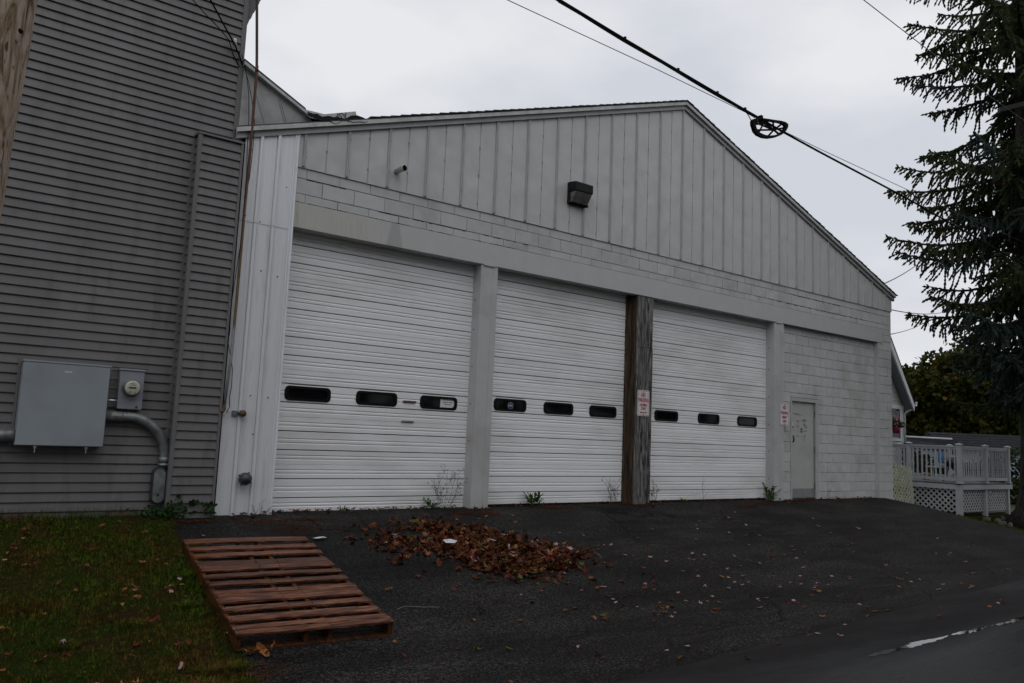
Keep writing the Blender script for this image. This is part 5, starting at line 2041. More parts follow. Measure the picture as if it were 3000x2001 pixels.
def dry_weed(x, y, h, spread, n, label, buds=True, lean=0.0):
    T = thing('dry_weed', label, 'weed', (x, y, G(x, y)))
    mb = MB()
    bud = MB()
    z0 = G(x, y)

    def stem(p, d, L, r_, depth):
        pts = [p]
        dd = d.normalized()
        k = 5
        for i in range(k):
            dd = (dd + Vector((U(-.18, .18), U(-.06, .06), U(-.02, .14)))).normalized()
            pts.append(pts[-1] + dd * L / k)
        mb.tube(pts, [r_ * (1 - 0.7 * i / k) for i in range(k + 1)], 5)
        if depth < 2:
            for i in range(1, k):
                if R() < 0.8:
                    s = 1 if R() < 0.5 else -1
                    nd = (dd + Vector((s * U(0.5, 1.0), U(-0.3, 0.2), U(-0.1, 0.4)))).normalized()
                    stem(pts[i], nd, L * U(0.3, 0.5), r_ * 0.55, depth + 1)
        if buds and R() < 0.8:
            e = pts[-1]
            for q in range(3):
                leafcard(bud, e + rv() * 0.008, rv(), Vector((0, 0, 1)), U(0.012, 0.03), U(0.004, 0.009))
    for i in range(n):
        s = (i / max(1, n - 1) - 0.5) * 2 if n > 1 else 0
        stem(Vector((x + s * 0.05, y, z0)), Vector((s * spread + lean, -0.08, 1)), h * (1 - 0.35 * abs(s)) * U(0.85, 1.0), 0.0032, 0)
    mb.build('stems', 'stem_dry', T)
    if bud.v:
        struct(bud.build('seed_heads', 'stem_dry', T), 'stuff')


def build_plants():
    build_grass()
    rosette(2.16, 0.06, 0.15, 0.15, 26, 'bright green weed at the foot of the leftmost roll door')
    rosette(3.98, 0.06, 0.21, 0.18, 34, 'bushy green weed at the foot of the middle roll door')
    rosette(9.88, -0.02, 0.20, 0.14, 22, 'green weed in the corner of the right steel post')
    rosette(9.95, 0.10, 0.34, 0.08, 16, 'taller green weed climbing the right steel post')
    rosette(0.85, 0.10, 0.05, 0.09, 12, 'tiny green weed near the left end of the leftmost roll door')
    rosette(7.45, 0.10, 0.09, 0.10, 12, 'tiny green weed at the foot of the right roll door')
    dry_weed(2.42, 0.10, 0.62, 0.75, 7, 'bare dark twiggy weed left of the first steel post')
    dry_weed(5.72, 0.10, 0.50, 0.45, 6, 'sparse dry stems left of the wooden post', True, -0.15)
    dry_weed(6.62, 0.08, 0.36, 0.25, 3, 'thin dry stems right of the wooden post', True, 0.15)
    dry_weed(2.86, -0.05, 0.16, 0.5, 2, 'short dry twig against the first steel post', False, 0.5)
    dry_weed(8.0, 0.10, 0.40, 0.1, 1, 'single dry stalk in front of the right roll door', False, -0.1)
    dry_weed(-0.29, -0.06, 0.20, 0.7, 3, 'small dry twig at the foot of the white metal sheet', False)
    dry_weed(11.95, 0.04, 0.35, 0.2, 2, 'thin dry stalk right of the entry door', False, 0.5)
    # vine at the foot of the chase
    T = thing('vine', 'dark green leafy vine sprawling at the foot of the grey siding', 'vine', (-1.3, -0.12, G(-1.3, -0.12)))
    mb = MB()
    lf = MB()
    runs = [[(-1.40, -0.12, -0.03), (-1.33, -0.12, 0.10), (-1.27, -0.12, 0.24)],
            [(-1.33, -0.12, 0.10), (-1.18, -0.12, 0.14), (-1.04, -0.13, 0.16), (-0.92, -0.14, 0.09), (-0.86, -0.15, -0.02), (-0.84, -0.16, -0.09)],
            [(-1.40, -0.10, 0.0), (-1.50, -0.10, 0.09), (-1.57, -0.05, 0.12)], [(-1.45, -0.10, -0.02), (-1.58, -0.12, 0.04), (-1.68, -0.10, 0.07)],
            [(-1.30, -0.14, 0.0), (-1.18, -0.15, 0.06), (-1.08, -0.16, 0.03)], [(-1.0, -0.13, 0.14), (-0.93, -0.14, 0.16), (-0.86, -0.14, 0.12)]]
    for rn in runs:
        mb.tube(rn, 0.0035, 5)
        for (a, b_) in zip(rn, rn[1:]):
            L = (Vector(b_) - Vector(a)).length
            for k in range(int(L / 0.019) + 1):
                p = Vector(a).lerp(Vector(b_), R())
                d = (rv() + Vector((0, -0.5, 0.3)))
                leafcard(lf, p + rv() * 0.012, d, Vector((0, -1, 0.3)), U(0.04, 0.075), U(0.016, 0.028))
    for k in range(150):
        p = Vector((random.gauss(-1.45, 0.09), random.gauss(-0.11, 0.03), abs(random.gauss(0.0, 0.07)) + G(0, -0.11)))
        leafcard(lf, p, rv() + Vector((0, -0.5, 0.4)), Vector((0, -1, 0.3)), U(0.03, 0.06), U(0.013, 0.024))
    mb.build('stem', 'stem_dry', T)
    lf.build('foliage', 'vine_green', T)


build_plants()


# ------------------------------------------------------------------ trees
def build_spruce():
    bx, by = 17.85, -1.85
    zb = G(bx, by)
    T = thing('spruce_tree', 'large dark spruce with drooping branches at the right edge', 'tree', (bx, by, zb))
    m = MB()
    path, rad = [], []
    for k in range(36):
        z = zb - 0.1 + k * 0.5
        path.append((bx + 0.05 * math.sin(z * 0.5), by, z))
        rad.append(0.40 * (1 - (k / 36) * 0.88) + (0.38 * math.exp(-(z - zb) / 0.35) if z - zb < 2 else 0))
    m.tube(path, rad, 16)
    m.build('trunk', 'trunk_bark', T, True)
    green, blue, brown, limb = MB(), MB(), MB(), MB()
    z = 2.75
    wh = 0
    Z3 = Vector((0, 0, 1))

    def tuft(mb, p, d, l, w_):
        d = d.normalized()
        s = d.cross(Z3)
        if s.length < 1e-3:
            s = Vector((1, 0, 0))
        s.normalize()
        n2 = s.cross(d)
        for q in (s, n2):
            e = p + d * l
            mb.add([p - q * w_ * 0.35, p + q * w_ * 0.35, p + d * l * 0.5 + q * w_, e, p + d * l * 0.5 - q * w_], [(0, 1, 2, 3, 4)])
    while z < 17.5:
        nb = 7 if z < 11 else 6
        L0 = 3.4 if z < 10 else 3.4 - (z - 10) * 0.2
        if z < 5.2:
            L0 = 1.9 + (z - 2.75) * 0.67
        for k in range(nb):
            az = 2 * math.pi * (k + 0.5 * (wh % 2)) / nb + U(-0.25, 0.25)
            if R() < (0.10 if z < 9 else 0.32):
                continue
            L = L0 * U(0.60, 1.04)
            h = z + U(-0.18, 0.18)
            out_d = Vector((math.cos(az), math.sin(az), 0))
            droop = U(0.08, 0.24) if z < 9 else U(0.0, 0.16)
            pts = []
            for i in range(11):
                t = i / 10
                p = Vector((bx, by, h)) + out_d * (L * t) + Z3 * (-droop * L * (math.sin(t * 2.2)) * 0.75 + 0.10 * L * max(0, t - 0.65))
                pts.append(p)
            if pts[-1].x < 14.9 and pts[-1].y > -0.25 and pts[-1].z < 5.2:
                L *= 0.6
                pts = [Vector((bx, by, h)) + (p - Vector((bx, by, h))) * 0.6 for p in pts]
            limb.tube(pts, [0.05 * (1 - 0.85 * i / 10) + 0.006 for i in range(11)], 5, False)
            mb = blue if (h < 4.6 and R() < 0.75) or R() < 0.12 else green
            nt_ = int(L / 0.092)
            for j in range(nt_):
                t = 0.06 + 0.94 * (j + R()) / nt_
                i = min(9, int(t * 10))
                p = pts[i].lerp(pts[i + 1], t * 10 - i)
                bd_ = (pts[i + 1] - pts[i]).normalized()
                sd_ = bd_.cross(Z3).normalized()
                for s in (-1, 1):
                    tl = (0.26 + 0.70 * math.sin(math.pi * min(1, 0.25 + 0.75 * t))) * U(0.5, 1.0) * (1.0 if L > 2 else 0.8)
                    d = (bd_ * U(0.35, 0.8) + sd_ * s * U(0.5, 1.0) + Z3 * U(-0.75, -0.05)).normalized()
                    q = p.copy()
                    ns = max(2, int(tl / 0.085))
                    use = brown if R() < 0.012 else mb
                    for u in range(ns):
                        d = (d + Z3 * U(-0.30, 0.02) + rv() * 0.22).normalized()
                        tuft(use, q, d, U(0.11, 0.16), U(0.022, 0.036))
                        if R() < 0.55:
                            d3 = (d + sd_ * U(-0.9, 0.9) + Z3 * U(-0.6, 0.2)).normalized()
                            tuft(use, q, d3, U(0.08, 0.15), U(0.016, 0.026))
                        q = q + d * 0.085
                # upright and hanging needles on the limb itself
                tuft(mb, p, (bd_ + Z3 * U(0.1, 0.7) + rv() * 0.3), U(0.09, 0.14), 0.024)
                if R() < 0.7:
                    tuft(mb, p, (Z3 * -1 + rv() * 0.35), U(0.12, 0.30), 0.018)
        z += U(0.45, 0.64)
        wh += 1
    limb.build('limbs', 'trunk_bark', T)
    green.build('crown', 'spruce_needles', T)
    blue.build('lower_foliage', 'spruce_blue', T)
    brown.build('dead_sprays', 'spruce_brown', T)


build_spruce()


def tree(x, y, h, rx, mat, label, n=5200, ls=0.17, group=None, trunkh=0.06, mats2=None, zb=None):
    z0 = G(x, y) - 0.1 if zb is None else zb
    T = thing('tree', label, 'tree', (x, y, z0), group)
    m = MB()
    m.tube([(x, y, z0), (x + 0.1, y, z0 + h * 0.35), (x - 0.05, y + 0.1, z0 + h * 0.7)], [0.05 * h ** 0.7 + 0.06, 0.03 * h ** 0.7 + 0.04, 0.03], 9)
    clumps = []
    for k in range(26):
        u = rv()
        q = R() ** 0.4
        c = Vector((x + u.x * rx * q, y + u.y * rx * q, z0 + h * (trunkh + (1 - trunkh) * 0.5) + u.z * h * (1 - trunkh) * 0.46 * q))
        clumps.append((c, U(0.24, 0.42) * rx))
        if k % 3 == 0:
            m.tube([(x, y, z0 + h * U(0.2, 0.4)), tuple(Vector((x, y, z0 + h * 0.45)).lerp(c, 0.5)), tuple(c)], [0.06, 0.04, 0.015], 5)
    m.build('trunk', 'trunk_bark', T, True)
    groups = {}
    for k in range(n):
        c, r_ = random.choice(clumps)
        u = rv()
        p = c + Vector((u.x, u.y, u.z * 0.8)) * r_ * (R() ** 0.33)
        mm = mat
        if mats2 and R() < mats2[1]:
            mm = mats2[0]
        s = ls * U(0.6, 1.3)
        leafcard(groups.setdefault(mm, MB()), p, rv(), rv(), s, s * 0.42)
    for i, (mm, mb) in enumerate(groups.items()):
        mb.build('crown' if i == 0 else 'turning_leaves', mm, T)
    return T


def build_trees():
    tree(43, 17.5, 7.6, 3.4, 'tree_green', 'leafy dark green tree behind the white house gable', 9500, 0.30, zb=-0.8)
    tree(45.5, 14.2, 7.8, 3.2, 'tree_olive', 'olive green bushy tree above the canopy roof', 9500, 0.30, mats2=('tree_yellow', 0.08), zb=-0.8)
    tree(49, 13.5, 9.2, 3.6, 'tree_green', 'tall dark green tree directly behind the shed roof', 9500, 0.30, zb=-0.8)
    tree(47, 10.2, 9.5, 3.2, 'tree_olive', 'olive tree with yellowing leaves seen through the spruce branches', 9500, 0.30, mats2=('tree_yellow', 0.12), zb=-0.8)
    tree(54, 9.6, 7.5, 2.6, 'tree_yellow', 'yellow autumn tree glowing behind the lower spruce branches', 4200, 0.26, zb=-0.8, mats2=('tree_olive', 0.45))
    tree(50, 7.6, 4.2, 1.7, 'tree_red', 'dark red bush right of the shed roof', 2600, 0.22, zb=-0.8, trunkh=0.05)
    tree(46, 6.2, 10, 3.4, 'tree_green', 'dark green tree behind the spruce trunk', 9500, 0.30, zb=-0.8)
    for i, (x, y, h, rx) in enumerate(((-13, -20, 12.5, 4.6), (-5.5, -19, 13.5, 4.8), (2.5, -20.5, 13, 4.8), (10.5, -19, 14, 5.0), (18.5, -20, 13, 4.8), (27, -19, 13.5, 5))):
        nm = ('first', 'second', 'third', 'fourth', 'fifth', 'sixth')[i]
        tree(x, y, h, rx, 'tree_green', 'broad leafy street tree across the road, %s from the left' % nm, 4200, 0.55, 'street trees across the road', trunkh=0.0, mats2=('tree_olive', 0.3))
    for i, (x, y) in enumerate(((21.3, 2.75), (22.5, 1.95), (23.7, 1.2), (24.9, 0.5))):
        nm = ('first', 'second', 'third', 'fourth')[i]
        tree(x, y, 1.75, 0.95, 'tree_green', 'dense dark shrub behind the deck, %s from the house' % nm, 2600, 0.10, 'shrubs behind the deck', trunkh=0.02, zb=-0.55)
    tree(40, 20.5, 7.2, 3.0, 'tree_green', 'green tree half hidden behind the garage corner', 9500, 0.30, zb=-0.8)


build_trees()


# ------------------------------------------------------------------ neighbour's deck and buildings
def lattice(mb, P, ux, uz, w_, h_, step, sw, th, nrm):
    """diagonal slats clipped to the rectangle; two layers"""
    for layer, s in ((0, 1), (1, -1)):
        k = -h_ if s == 1 else 0
        k = -int(h_ / step) * step - step
        while k < w_ + h_:
            # line x = k + t (s=1) or x = k + h - t
            if s == 1:
                t0, t1 = max(0, -k), min(h_, w_ - k)
                a, b_ = (k + t0, t0), (k + t1, t1)
            else:
                t0, t1 = max(0, k + h_ - w_), min(h_, k + h_)
                a, b_ = (k + h_ - t0, t0), (k + h_ - t1, t1)
            k += step
            if t1 - t0 < 0.03:
                continue
            d = Vector((b_[0] - a[0], b_[1] - a[1])).normalized()
            q = Vector((-d.y, d.x)) * sw / 2
            yo = layer * th
            c = []
            for yy in (yo, yo + th):
                for px, pz in ((a[0] - q.x, a[1] - q.y), (b_[0] - q.x, b_[1] - q.y), (b_[0] + q.x, b_[1] + q.y), (a[0] + q.x, a[1] + q.y)):
                    c.append(P + ux * px + uz * pz + nrm * yy)
            yield MB().hexa(c)


def build_deck():
    Xd, yd = 16.488, -0.655
    T = thing('deck', 'white railed deck with turned balusters and lattice skirting beyond the garage corner', 'deck', (Xd, yd, -0.3))
    zf = 0.36
    m = MB()
    m.box(Xd + 0.0, 19.40, yd + 0.0, 3.6, zf - 0.03, zf)
    m.build('floor', 'deck_board', T)
    m = MB()
    m.box(Xd - 0.02, Xd + 0.015, yd - 0.02, 3.6, zf - 0.145, zf - 0.031)
    m.build('fascia_board', 'deck_white', T)
    m = MB()
    m.box(Xd + 0.016, 19.42, yd - 0.02, yd + 0.015, zf - 0.145, zf - 0.031)
    m.build('fascia_board', 'deck_white', T)
    posts = [(Xd, yd, 0.10), (17.9, yd, 0.09), (19.22, yd, 0.09), (Xd, 0.56, 0.09), (Xd, 1.75, 0.09), (19.22, 0.8, 0.09), (19.22, 2.2, 0.09)]
    for x, y, w_ in posts:
        m = MB()
        m.box(x - w_ / 2, x + w_ / 2, y - w_ / 2, y + w_ / 2, zf + 0.001, 1.285)
        o = m.build('rail_post', 'deck_white', T)
        m = MB()
        c_ = w_ / 2 + 0.022
        m.add([(x - c_, y - c_, 1.286), (x + c_, y - c_, 1.286), (x + c_, y + c_, 1.286), (x - c_, y + c_, 1.286), (x - c_, y - c_, 1.300), (x + c_, y - c_, 1.300), (x + c_, y + c_, 1.300), (x - c_, y + c_, 1.300), (x, y, 1.33)],
              [(3, 2, 1, 0), (0, 1, 5, 4), (1, 2, 6, 5), (2, 3, 7, 6), (3, 0, 4, 7), (4, 5, 8), (5, 6, 8), (6, 7, 8), (7, 4, 8)])
        m.box(x - c_, x + c_, y - c_, y + c_, zf + 0.0005, zf + 0.028)
        m.build('post_cap', 'deck_white', o)
    bm = MB()
    bm.lathe((0, 0, 0), (0, 0, 1), [(0.018, 0), (0.018, 0.13), (0.012, 0.15), (0.021, 0.165), (0.012, 0.18), (0.017, 0.22), (0.017, 0.40), (0.012, 0.42), (0.021, 0.435), (0.012, 0.45), (0.018, 0.48), (0.018, 0.70)], 8)
    bme = bpy.data.meshes.new('baluster')
    bme.from_pydata(bm.v, [], bm.f)
    bme.materials.append(MATS['deck_white'])

    def rail(x0, y0, x1, y1, n):
        m = MB()
        if abs(x1 - x0) > abs(y1 - y0):
            m.box(x0 + 0.05, x1 - 0.05, y0 - 0.035, y0 + 0.035, 1.225, 1.262)
            m.box(x0 + 0.05, x1 - 0.05, y0 - 0.02, y0 + 0.02, 1.185, 1.2245)
            m.build('rail', 'deck_white', T)
            m = MB()
            m.box(x0 + 0.05, x1 - 0.05, y0 - 0.025, y0 + 0.025, 0.425, 0.492)
        else:
            m.box(x0 - 0.035, x0 + 0.035, y0 + 0.05, y1 - 0.05, 1.225, 1.262)
            m.box(x0 - 0.02, x0 + 0.02, y0 + 0.05, y1 - 0.05, 1.185, 1.2245)
            m.build('rail', 'deck_white', T)
            m = MB()
            m.box(x0 - 0.025, x0 + 0.025, y0 + 0.05, y1 - 0.05, 0.425, 0.492)
        m.build('bottom_rail', 'deck_white', T)
        for k in range(n):
            t = (k + 1) / (n + 1)
            inst('baluster', bme, T, (x0 + (x1 - x0) * t, y0 + (y1 - y0) * t, 0.49))
    rail(Xd, yd, Xd, 0.56, 10)
    rail(Xd, 0.56, Xd, 1.75, 10)
    rail(Xd, yd, 17.9, yd, 11)
    rail(17.9, yd, 19.22, yd, 10)
    rail(19.22, yd, 19.22, 0.8, 11)
    rail(19.22, 0.8, 19.22, 2.2, 10)
    # skirt posts and lattice
    for x, y, w_ in ((Xd + 0.04, yd + 0.04, 0.12), (17.93, yd + 0.05, 0.10), (19.25, yd + 0.05, 0.09)):
        m = MB()
        m.box(x - w_ / 2, x + w_ / 2, y - w_ / 2, y + w_ / 2, -0.55, zf - 0.146)
        m.build('skirt_post', 'deck_white', T)
    zg = -0.33
    X, Yv, Z3 = Vector((1, 0, 0)), Vector((0, 1, 0)), Vector((0, 0, 1))
    for lb in lattice(None, Vector((Xd + 0.03, yd + 0.09, zg)), Yv, Z3, 2.2, zf - 0.146 - zg, 0.135, 0.034, 0.008, X):
        lb.build('lattice_slat', 'lattice_white', T)
    for x0, x1 in ((Xd + 0.10, 17.87), (17.99, 19.2)):
        for lb in lattice(None, Vector((x0, yd + 0.05, zg)), X, Z3, x1 - x0, zf - 0.146 - zg, 0.135, 0.034, 0.008, Yv):
            lb.build('lattice_slat', 'lattice_white', T)
    # solid near-black block standing in for the shade below the deck
    m = MB()
    m.box(Xd + 0.4, 19.0, yd + 0.5, 3.4, -0.5, zf - 0.04)
    m.build('shade_fill', 'interior', T)
    # loose mossy lattice panel leaning at the garage corner
    T = thing('lattice_panel', 'loose yellowed lattice panel leaning beside the garage corner', 'lattice', (15.4, 0.1, -0.2))
    P = Vector((14.66, 0.10, -0.10))
    ux = Vector((0.985, 0.05, -0.085)).normalized()
    uz = Vector((0.03, 0.06, 1)).normalized()
    for lb in lattice(None, P, ux, uz, 1.28, 0.90, 0.150, 0.048, 0.009, Vector((0, 1, 0))):
        lb.build('lattice_slat', 'lattice_mossy', T)
    m = MB()
    a = P + ux * 1.10
    m.hexa([a + Vector((0, -0.02, 0)), a + Vector((0.05, -0.02, 0)), a + Vector((0.05, 0.0, 0)), a + Vector((0, 0, 0)),
            a + Vector((0.04, 0.03, 0.76)), a + Vector((0.09, 0.03, 0.76)), a + Vector((0.09, 0.05, 0.76)), a + Vector((0.04, 0.05, 0.76))])
    m.build('edge_strip', 'lattice_mossy', T)

    # clutter on the deck
    GX, GY = 17.65, -0.02
    T = thing('grill', 'black covered grill standing behind the deck railing', 'grill', (GX, GY, zf))
    m = MB()
    m.lathe((GX, GY, 0.80), (0, 0, 1), [(0.05, -0.12), (0.2, -0.06), (0.26, 0.03), (0.26, 0.05), (0.22, 0.14), (0.12, 0.2), (0, 0.22)], 16)
    m.build('bowl', 'grill_black', T, True)
    for k in range(3):
        a = k * 2.1
        m = MB()
        m.tube([(GX + 0.12 * math.cos(a), GY + 0.12 * math.sin(a), 0.72), (GX + 0.26 * math.cos(a), GY + 0.26 * math.sin(a), zf)], 0.014, 6)
        m.build('leg', 'grill_black', T)
    cx_, cy_ = 17.72, 0.34
    T = thing('deck_chair', 'white slatted chair seen through the deck balusters', 'chair', (cx_, cy_, zf))
    for k in range(5):
        m = MB()
        m.box(cx_ - 0.02, cx_ + 0.0, cy_ - 0.16 + 0.07 * k, cy_ - 0.11 + 0.07 * k, 0.74, 1.10)
        m.build('back_slat', 'deck_white', T)
    m = MB()
    m.box(cx_ - 0.42, cx_ + 0.0, cy_ - 0.17, cy_ + 0.21, 0.70, 0.735)
    m.build('seat', 'deck_white', T)
    for dx in (-0.40, -0.03):
        for dy in (-0.16, 0.18):
            m = MB()
            m.box(cx_ + dx, cx_ + dx + 0.03, cy_ + dy, cy_ + dy + 0.03, zf, 0.70)
            m.build('leg', 'deck_white', T)
    T = thing('towel', 'small blue towel hanging on the white deck chair', 'towel', (cx_ - 0.03, cy_, 0.84))
    m = MB()
    n = 7
    vs = []
    for i in range(n):
        yy = cy_ - 0.10 + 0.16 * i / (n - 1)
        o = 0.006 * math.sin(i * 1.9)
        vs += [(cx_ - 0.034 + o, yy, 0.84), (cx_ - 0.030 + o * 0.4, yy, 1.112), (cx_ + 0.012, yy, 1.112), (cx_ + 0.012 - o, yy, 0.95)]
    fs = []
    for i in range(n - 1):
        for k in range(3):
            fs.append((4 * i + k, 4 * i + k + 1, 4 * i + k + 5, 4 * i + k + 4))
    m.add(vs, fs)
    m.build('cloth', 'bin_blue', T, True)
    T = thing('pumpkin', 'small orange pumpkin on the deck floor behind the balusters', 'pumpkin', (17.75, 0.75, zf))
    m = MB()
    n = 16
    vs, fs = [], []
    for i in range(9):
        ph = math.pi * i / 8
        for k in range(n):
            a = 2 * math.pi * k / n
            r_ = 0.13 * math.sin(ph) * (1 + 0.06 * math.cos(a * 8)) + 0.001
            vs.append((17.75 + r_ * math.cos(a), 0.75 + r_ * math.sin(a), zf + 0.1 - 0.1 * math.cos(ph)))
    for i in range(8):
        for k in range(n):
            fs.append((i * n + k, i * n + (k + 1) % n, (i + 1) * n + (k + 1) % n, (i + 1) * n + k))
    m.add(vs, fs)
    m.build('body', 'pumpkin', T, True)
    m = MB()
    m.tube([(17.75, 0.75, zf + 0.195), (17.76, 0.75, zf + 0.24)], [0.018, 0.012], 6)
    m.build('stalk', 'stem_dry', T)


build_deck()


def build_house():
    # white house with the gable, its near corner at about (23.2, 4.1)
    T = thing('white_house', 'small white sided house with a gable eave seen past the garage corner', 'house', (21, 6, -0.6))
    xr, yf = 23.2, 4.1
    m = MB()
    xc = 21.75
    slope = 1.35
    m.prism([(20.3, -0.7), (xr, -0.7), (xr, 2.62), (xc, 2.62 + (xr - xc) * slope), (20.3, 2.62)], yf, yf + 9)
    m.build('wall', 'house_siding', T)
    pl = MB()
    pl.extx([(yf, 0), (yf - 0.018, 0), (yf - 0.004, 0.145), (yf, 0.145)], 0, 1)
    for k in range(36):
        z = -0.6 + k * 0.14
        if z > 4.3:
            break
        x1 = xr - 0.01 if z < 2.6 else xr - 0.01 - (z + 0.14 - 2.62) / slope
        m = MB()
        m.extx([(yf, z), (yf - 0.018, z), (yf - 0.004, z + 0.139), (yf, z + 0.139)], max(xc - (xr - xc), xc - (x1 - xc)), x1)
        m.build('siding_plank', 'house_siding', T)
    # rake fascia and roof
    m = MB()
    x0, z0 = xc, 2.62 + (xr - xc) * slope + 0.02
    x1, z1 = xr + 0.14, 2.62 - 0.14 * slope + 0.12
    m.hexa([(x0, yf - 0.34, z0), (x1, yf - 0.34, z1 - 0.1), (x1, yf - 0.29, z1 - 0.1), (x0, yf - 0.29, z0), (x0, yf - 0.34, z0 + 0.30), (x1 + 0.02, yf - 0.34, z1 + 0.10), (x1 + 0.02, yf - 0.29, z1 + 0.10), (x0, yf - 0.29, z0 + 0.30)])
    m.build('rake_board', 'house_trim', T)
    m = MB()
    m.hexa([(x0, yf - 0.29, z0), (x1, yf - 0.29, z1 - 0.08), (x1, yf - 0.0, z1 - 0.08), (x0, yf - 0.0, z0), (x0, yf - 0.29, z0 + 0.03), (x1, yf - 0.29, z1 - 0.05), (x1, yf, z1 - 0.05), (x0, yf, z0 + 0.03)])
    m.build('soffit', 'soffit_grey', T)
    m = MB()
    m.hexa([(x0, yf - 0.35, z0 + 0.31), (x1 + 0.05, yf - 0.35, z1 + 0.10), (x1 + 0.05, yf + 9.3, z1 + 0.10), (x0, yf + 9.3, z0 + 0.31), (x0, yf - 0.35, z0 + 0.36), (x1 + 0.06, yf - 0.35, z1 + 0.14), (x1 + 0.06, yf + 9.3, z1 + 0.14), (x0, yf + 9.3, z0 + 0.36)])
    m.build('roof', 'roof_slate', T)
    m = MB()
    m.extz([(0, 0)] * 0 or [(xr + 0.16, yf - 0.35), (xr + 0.30, yf - 0.35), (xr + 0.30, yf + 8), (xr + 0.16, yf + 8)], 2.62, 2.73)
    m.box(xr + 0.155, xr + 0.32, yf - 0.36, yf + 8, 2.731, 2.765)
    m.build('gutter', 'house_trim', T)
    m = MB()
    m.tube([(xr + 0.17, yf - 0.30, 2.60), (xr + 0.16, yf - 0.26, 2.52), (xr + 0.03, yf - 0.10, 2.40), (xr + 0.02, yf - 0.06, 2.33), (xr + 0.02, yf - 0.06, -0.2)], 0.034, 8)
    m.build('downspout', 'house_trim', T, True)
    m = MB()
    m.box(xr - 0.11, xr + 0.005, yf - 0.03, yf + 0.0, -0.5, 2.55)
    m.build('corner_board', 'house_trim', T)
    m = MB()
    m.box(xr - 2.8, xr - 0.005, yf - 0.045, yf - 0.0305, 2.50, 2.62)
    m.build('frieze_board', 'house_trim', T)
    m = MB()
    m.box(xr - 1.25, xr - 0.27, yf - 0.035, yf - 0.02, 1.55, 2.48)
    w_ = m.build('window', 'dark_pane', T)
    m = MB()
    m.box(xr - 0.27, xr - 0.18, yf - 0.055, yf - 0.02, 1.50, 2.495)
    m.box(xr - 1.34, xr - 1.251, yf - 0.055, yf - 0.02, 1.50, 2.495)
    m.box(xr - 1.34, xr - 0.18, yf - 0.055, yf - 0.02, 1.42, 1.499)
    m.build('window_frame', 'house_trim', w_)
    # hanging flower basket
    fx, fy = 22.33, 3.88
    T = thing('flower_basket', 'pink hanging flower basket in front of the house window', 'flower pot', (fx, fy, 1.66))
    m = MB()
    m.lathe((fx, fy, 1.66), (0, 0, 1), [(0.10, 0), (0.125, 0.16), (0.13, 0.19), (0.115, 0.19)], 16)
    m.build('pot', 'pot_pink', T, True)
    m = MB()
    for k in range(3):
        a = k * 2.09
        m.tube([(fx + 0.12 * math.cos(a), fy + 0.12 * math.sin(a), 1.85), (fx, fy, 2.45)], 0.004, 4)
    m.build('hanger', 'wire_grey', T)
    lf, fl = MB(), MB()
    for k in range(420):
        p = Vector((fx + random.gauss(0.05, 0.13), fy + random.gauss(0, 0.1), 1.90 + abs(random.gauss(0, 0.10)) - 0.3 * max(0, abs(random.gauss(0, 0.13)) - 0.1)))
        leafcard(lf, p, rv(), rv(), U(0.05, 0.09), U(0.014, 0.026))
    for k in range(70):
        p = Vector((fx - 0.05 + random.gauss(0, 0.09), fy - 0.08 + random.gauss(0, 0.06), 2.05 + random.gauss(0, 0.12)))
        leafcard(fl, p, rv(), rv(), U(0.04, 0.06), U(0.016, 0.028))
    lf.build('foliage', 'vine_green', T)
    fl.build('blossoms', 'flower_pink', T)
    # canopy with pale ridge
    T = thing('canopy_roof', 'low dark roof with a bright ridge just behind the deck railing', 'canopy', (25, 4, -0.5))
    m = MB()
    m.add([(23.6, 4.6, 1.58), (25.3, 3.45, 1.56), (25.9, 2.4, 1.18), (22.6, 3.2, 1.18), (26.6, 4.2, 1.18), (24.3, 6.2, 1.18)],
          [(0, 3, 2, 1), (1, 2, 4), (0, 1, 4, 5), (0, 5, 3)])
    m.build('roof', 'roof_slate', T)
    m = MB()
    m.tube([(22.9, 5.05, 1.585), (23.6, 4.6, 1.595), (25.3, 3.45, 1.575)], 0.035, 6)
    m.build('ridge', 'house_trim', T)
    for x, y in ((22.75, 3.3), (25.75, 2.5), (26.4, 4.2), (24.3, 6.0)):
        m = MB()
        m.box(x - 0.05, x + 0.05, y - 0.05, y + 0.05, -0.6, 1.18)
        m.build('post', 'house_trim', T)
    # shed with a long slate roof
    T = thing('shed', 'long low shed with a dark slate roof and pale blue siding', 'shed', (37, 7, -0.6))
    d = Vector((3.27, -2.44, 0)).normalized()
    nrm = Vector((d.y, -d.x, 0))
    if nrm.x > 0:
        nrm = -nrm
    A = Vector((33.25, 8.05, 0))
    L = 9.0
    m = MB()
    r0, r1 = A, A + d * L
    f0, f1 = A + nrm * 1.9 - d * 0.3, A + d * L + nrm * 1.9
    b0, b1 = A - nrm * 1.9, A + d * L - nrm * 1.9
    zr, ze = 2.0, 1.22
    m.add([(r0.x, r0.y, zr), (r1.x, r1.y, zr), (f1.x, f1.y, ze), (f0.x, f0.y, ze), (b0.x, b0.y, ze), (b1.x, b1.y, ze)], [(0, 3, 2, 1), (0, 1, 5, 4), (0, 4, 3)])
    m.build('roof', 'roof_slate', T)
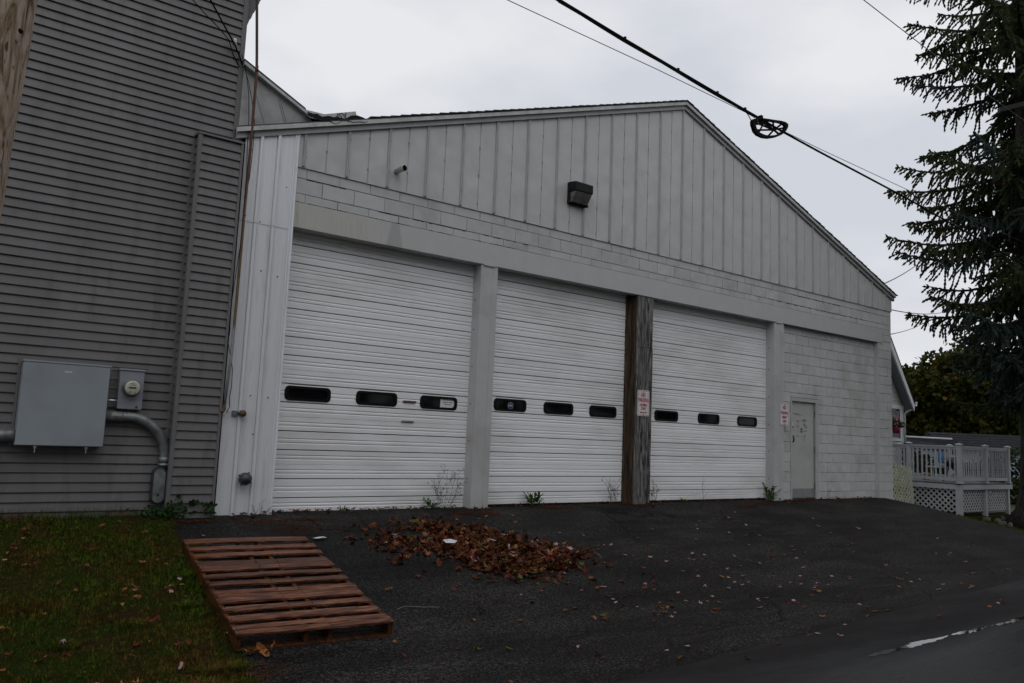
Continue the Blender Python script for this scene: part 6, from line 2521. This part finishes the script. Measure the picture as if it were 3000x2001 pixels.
    for k in range(7):
        t0, t1 = k / 7, (k + 1) / 7
        p0, p1 = r0.lerp(f0, t0), r1.lerp(f1, t0)
        q0, q1 = r0.lerp(f0, t1), r1.lerp(f1, t1)
        za, zb_ = zr + (ze - zr) * t0, zr + (ze - zr) * t1
        m = MB()
        m.hexa([(p0.x, p0.y, za + 0.004), (p1.x, p1.y, za + 0.004), (q1.x, q1.y, zb_ + 0.01), (q0.x, q0.y, zb_ + 0.01), (p0.x, p0.y, za + 0.012), (p1.x, p1.y, za + 0.012), (q1.x, q1.y, zb_ + 0.032), (q0.x, q0.y, zb_ + 0.032)])
        m.build('shingle_course', 'roof_slate', T)
    m = MB()
    g0, g1 = A + nrm * 1.7, A + d * L + nrm * 1.7
    k0, k1 = A - nrm * 1.7, A + d * L - nrm * 1.7
    m.hexa([(g0.x, g0.y, -0.7), (g1.x, g1.y, -0.7), (k1.x, k1.y, -0.7), (k0.x, k0.y, -0.7), (g0.x, g0.y, 1.21), (g1.x, g1.y, 1.21), (k1.x, k1.y, 1.21), (k0.x, k0.y, 1.21)])
    m.build('wall', 'shed_siding', T)
    for k in range(10):
        z = -0.5 + k * 0.17
        m = MB()
        a0, a1 = g0 + nrm * 0.02, g1 + nrm * 0.02
        b0_, b1_ = g0 + nrm * 0.002, g1 + nrm * 0.002
        m.hexa([(a0.x, a0.y, z), (a1.x, a1.y, z), (g1.x, g1.y, z), (g0.x, g0.y, z), (b0_.x, b0_.y, z + 0.165), (b1_.x, b1_.y, z + 0.165), (g1.x, g1.y, z + 0.165), (g0.x, g0.y, z + 0.165)])
        m.build('siding_plank', 'shed_siding', T)
    # stones round the spruce
    T = thing('stone_border', 'loose flat grey stones bedded around the foot of the spruce', 'stones', (17.4, -1.6, -0.5))
    for k in range(46):
        x, y = U(16.9, 18.6), U(-2.3, -0.95)
        if (x - 17.85) ** 2 + (y + 1.85) ** 2 < 0.42:
            continue
        r_ = U(0.05, 0.12)
        z = G(x, y) + 0.02
        mb = MB()
        n = 7
        a0 = U(0, 6)
        bot = [(x + r_ * U(0.8, 1.1) * math.cos(a0 + 6.283 * i / n), y + r_ * U(0.7, 1.0) * math.sin(a0 + 6.283 * i / n), z - 0.03) for i in range(n)]
        top = [(x + (p[0] - x) * 0.8, y + (p[1] - y) * 0.8, z + U(0.03, 0.06)) for p in bot]
        mb.add(bot + top, [tuple(range(n, 2 * n))] + [(i, (i + 1) % n, n + (i + 1) % n, n + i) for i in range(n)])
        mb.build('stone', 'stone', T)


build_house()
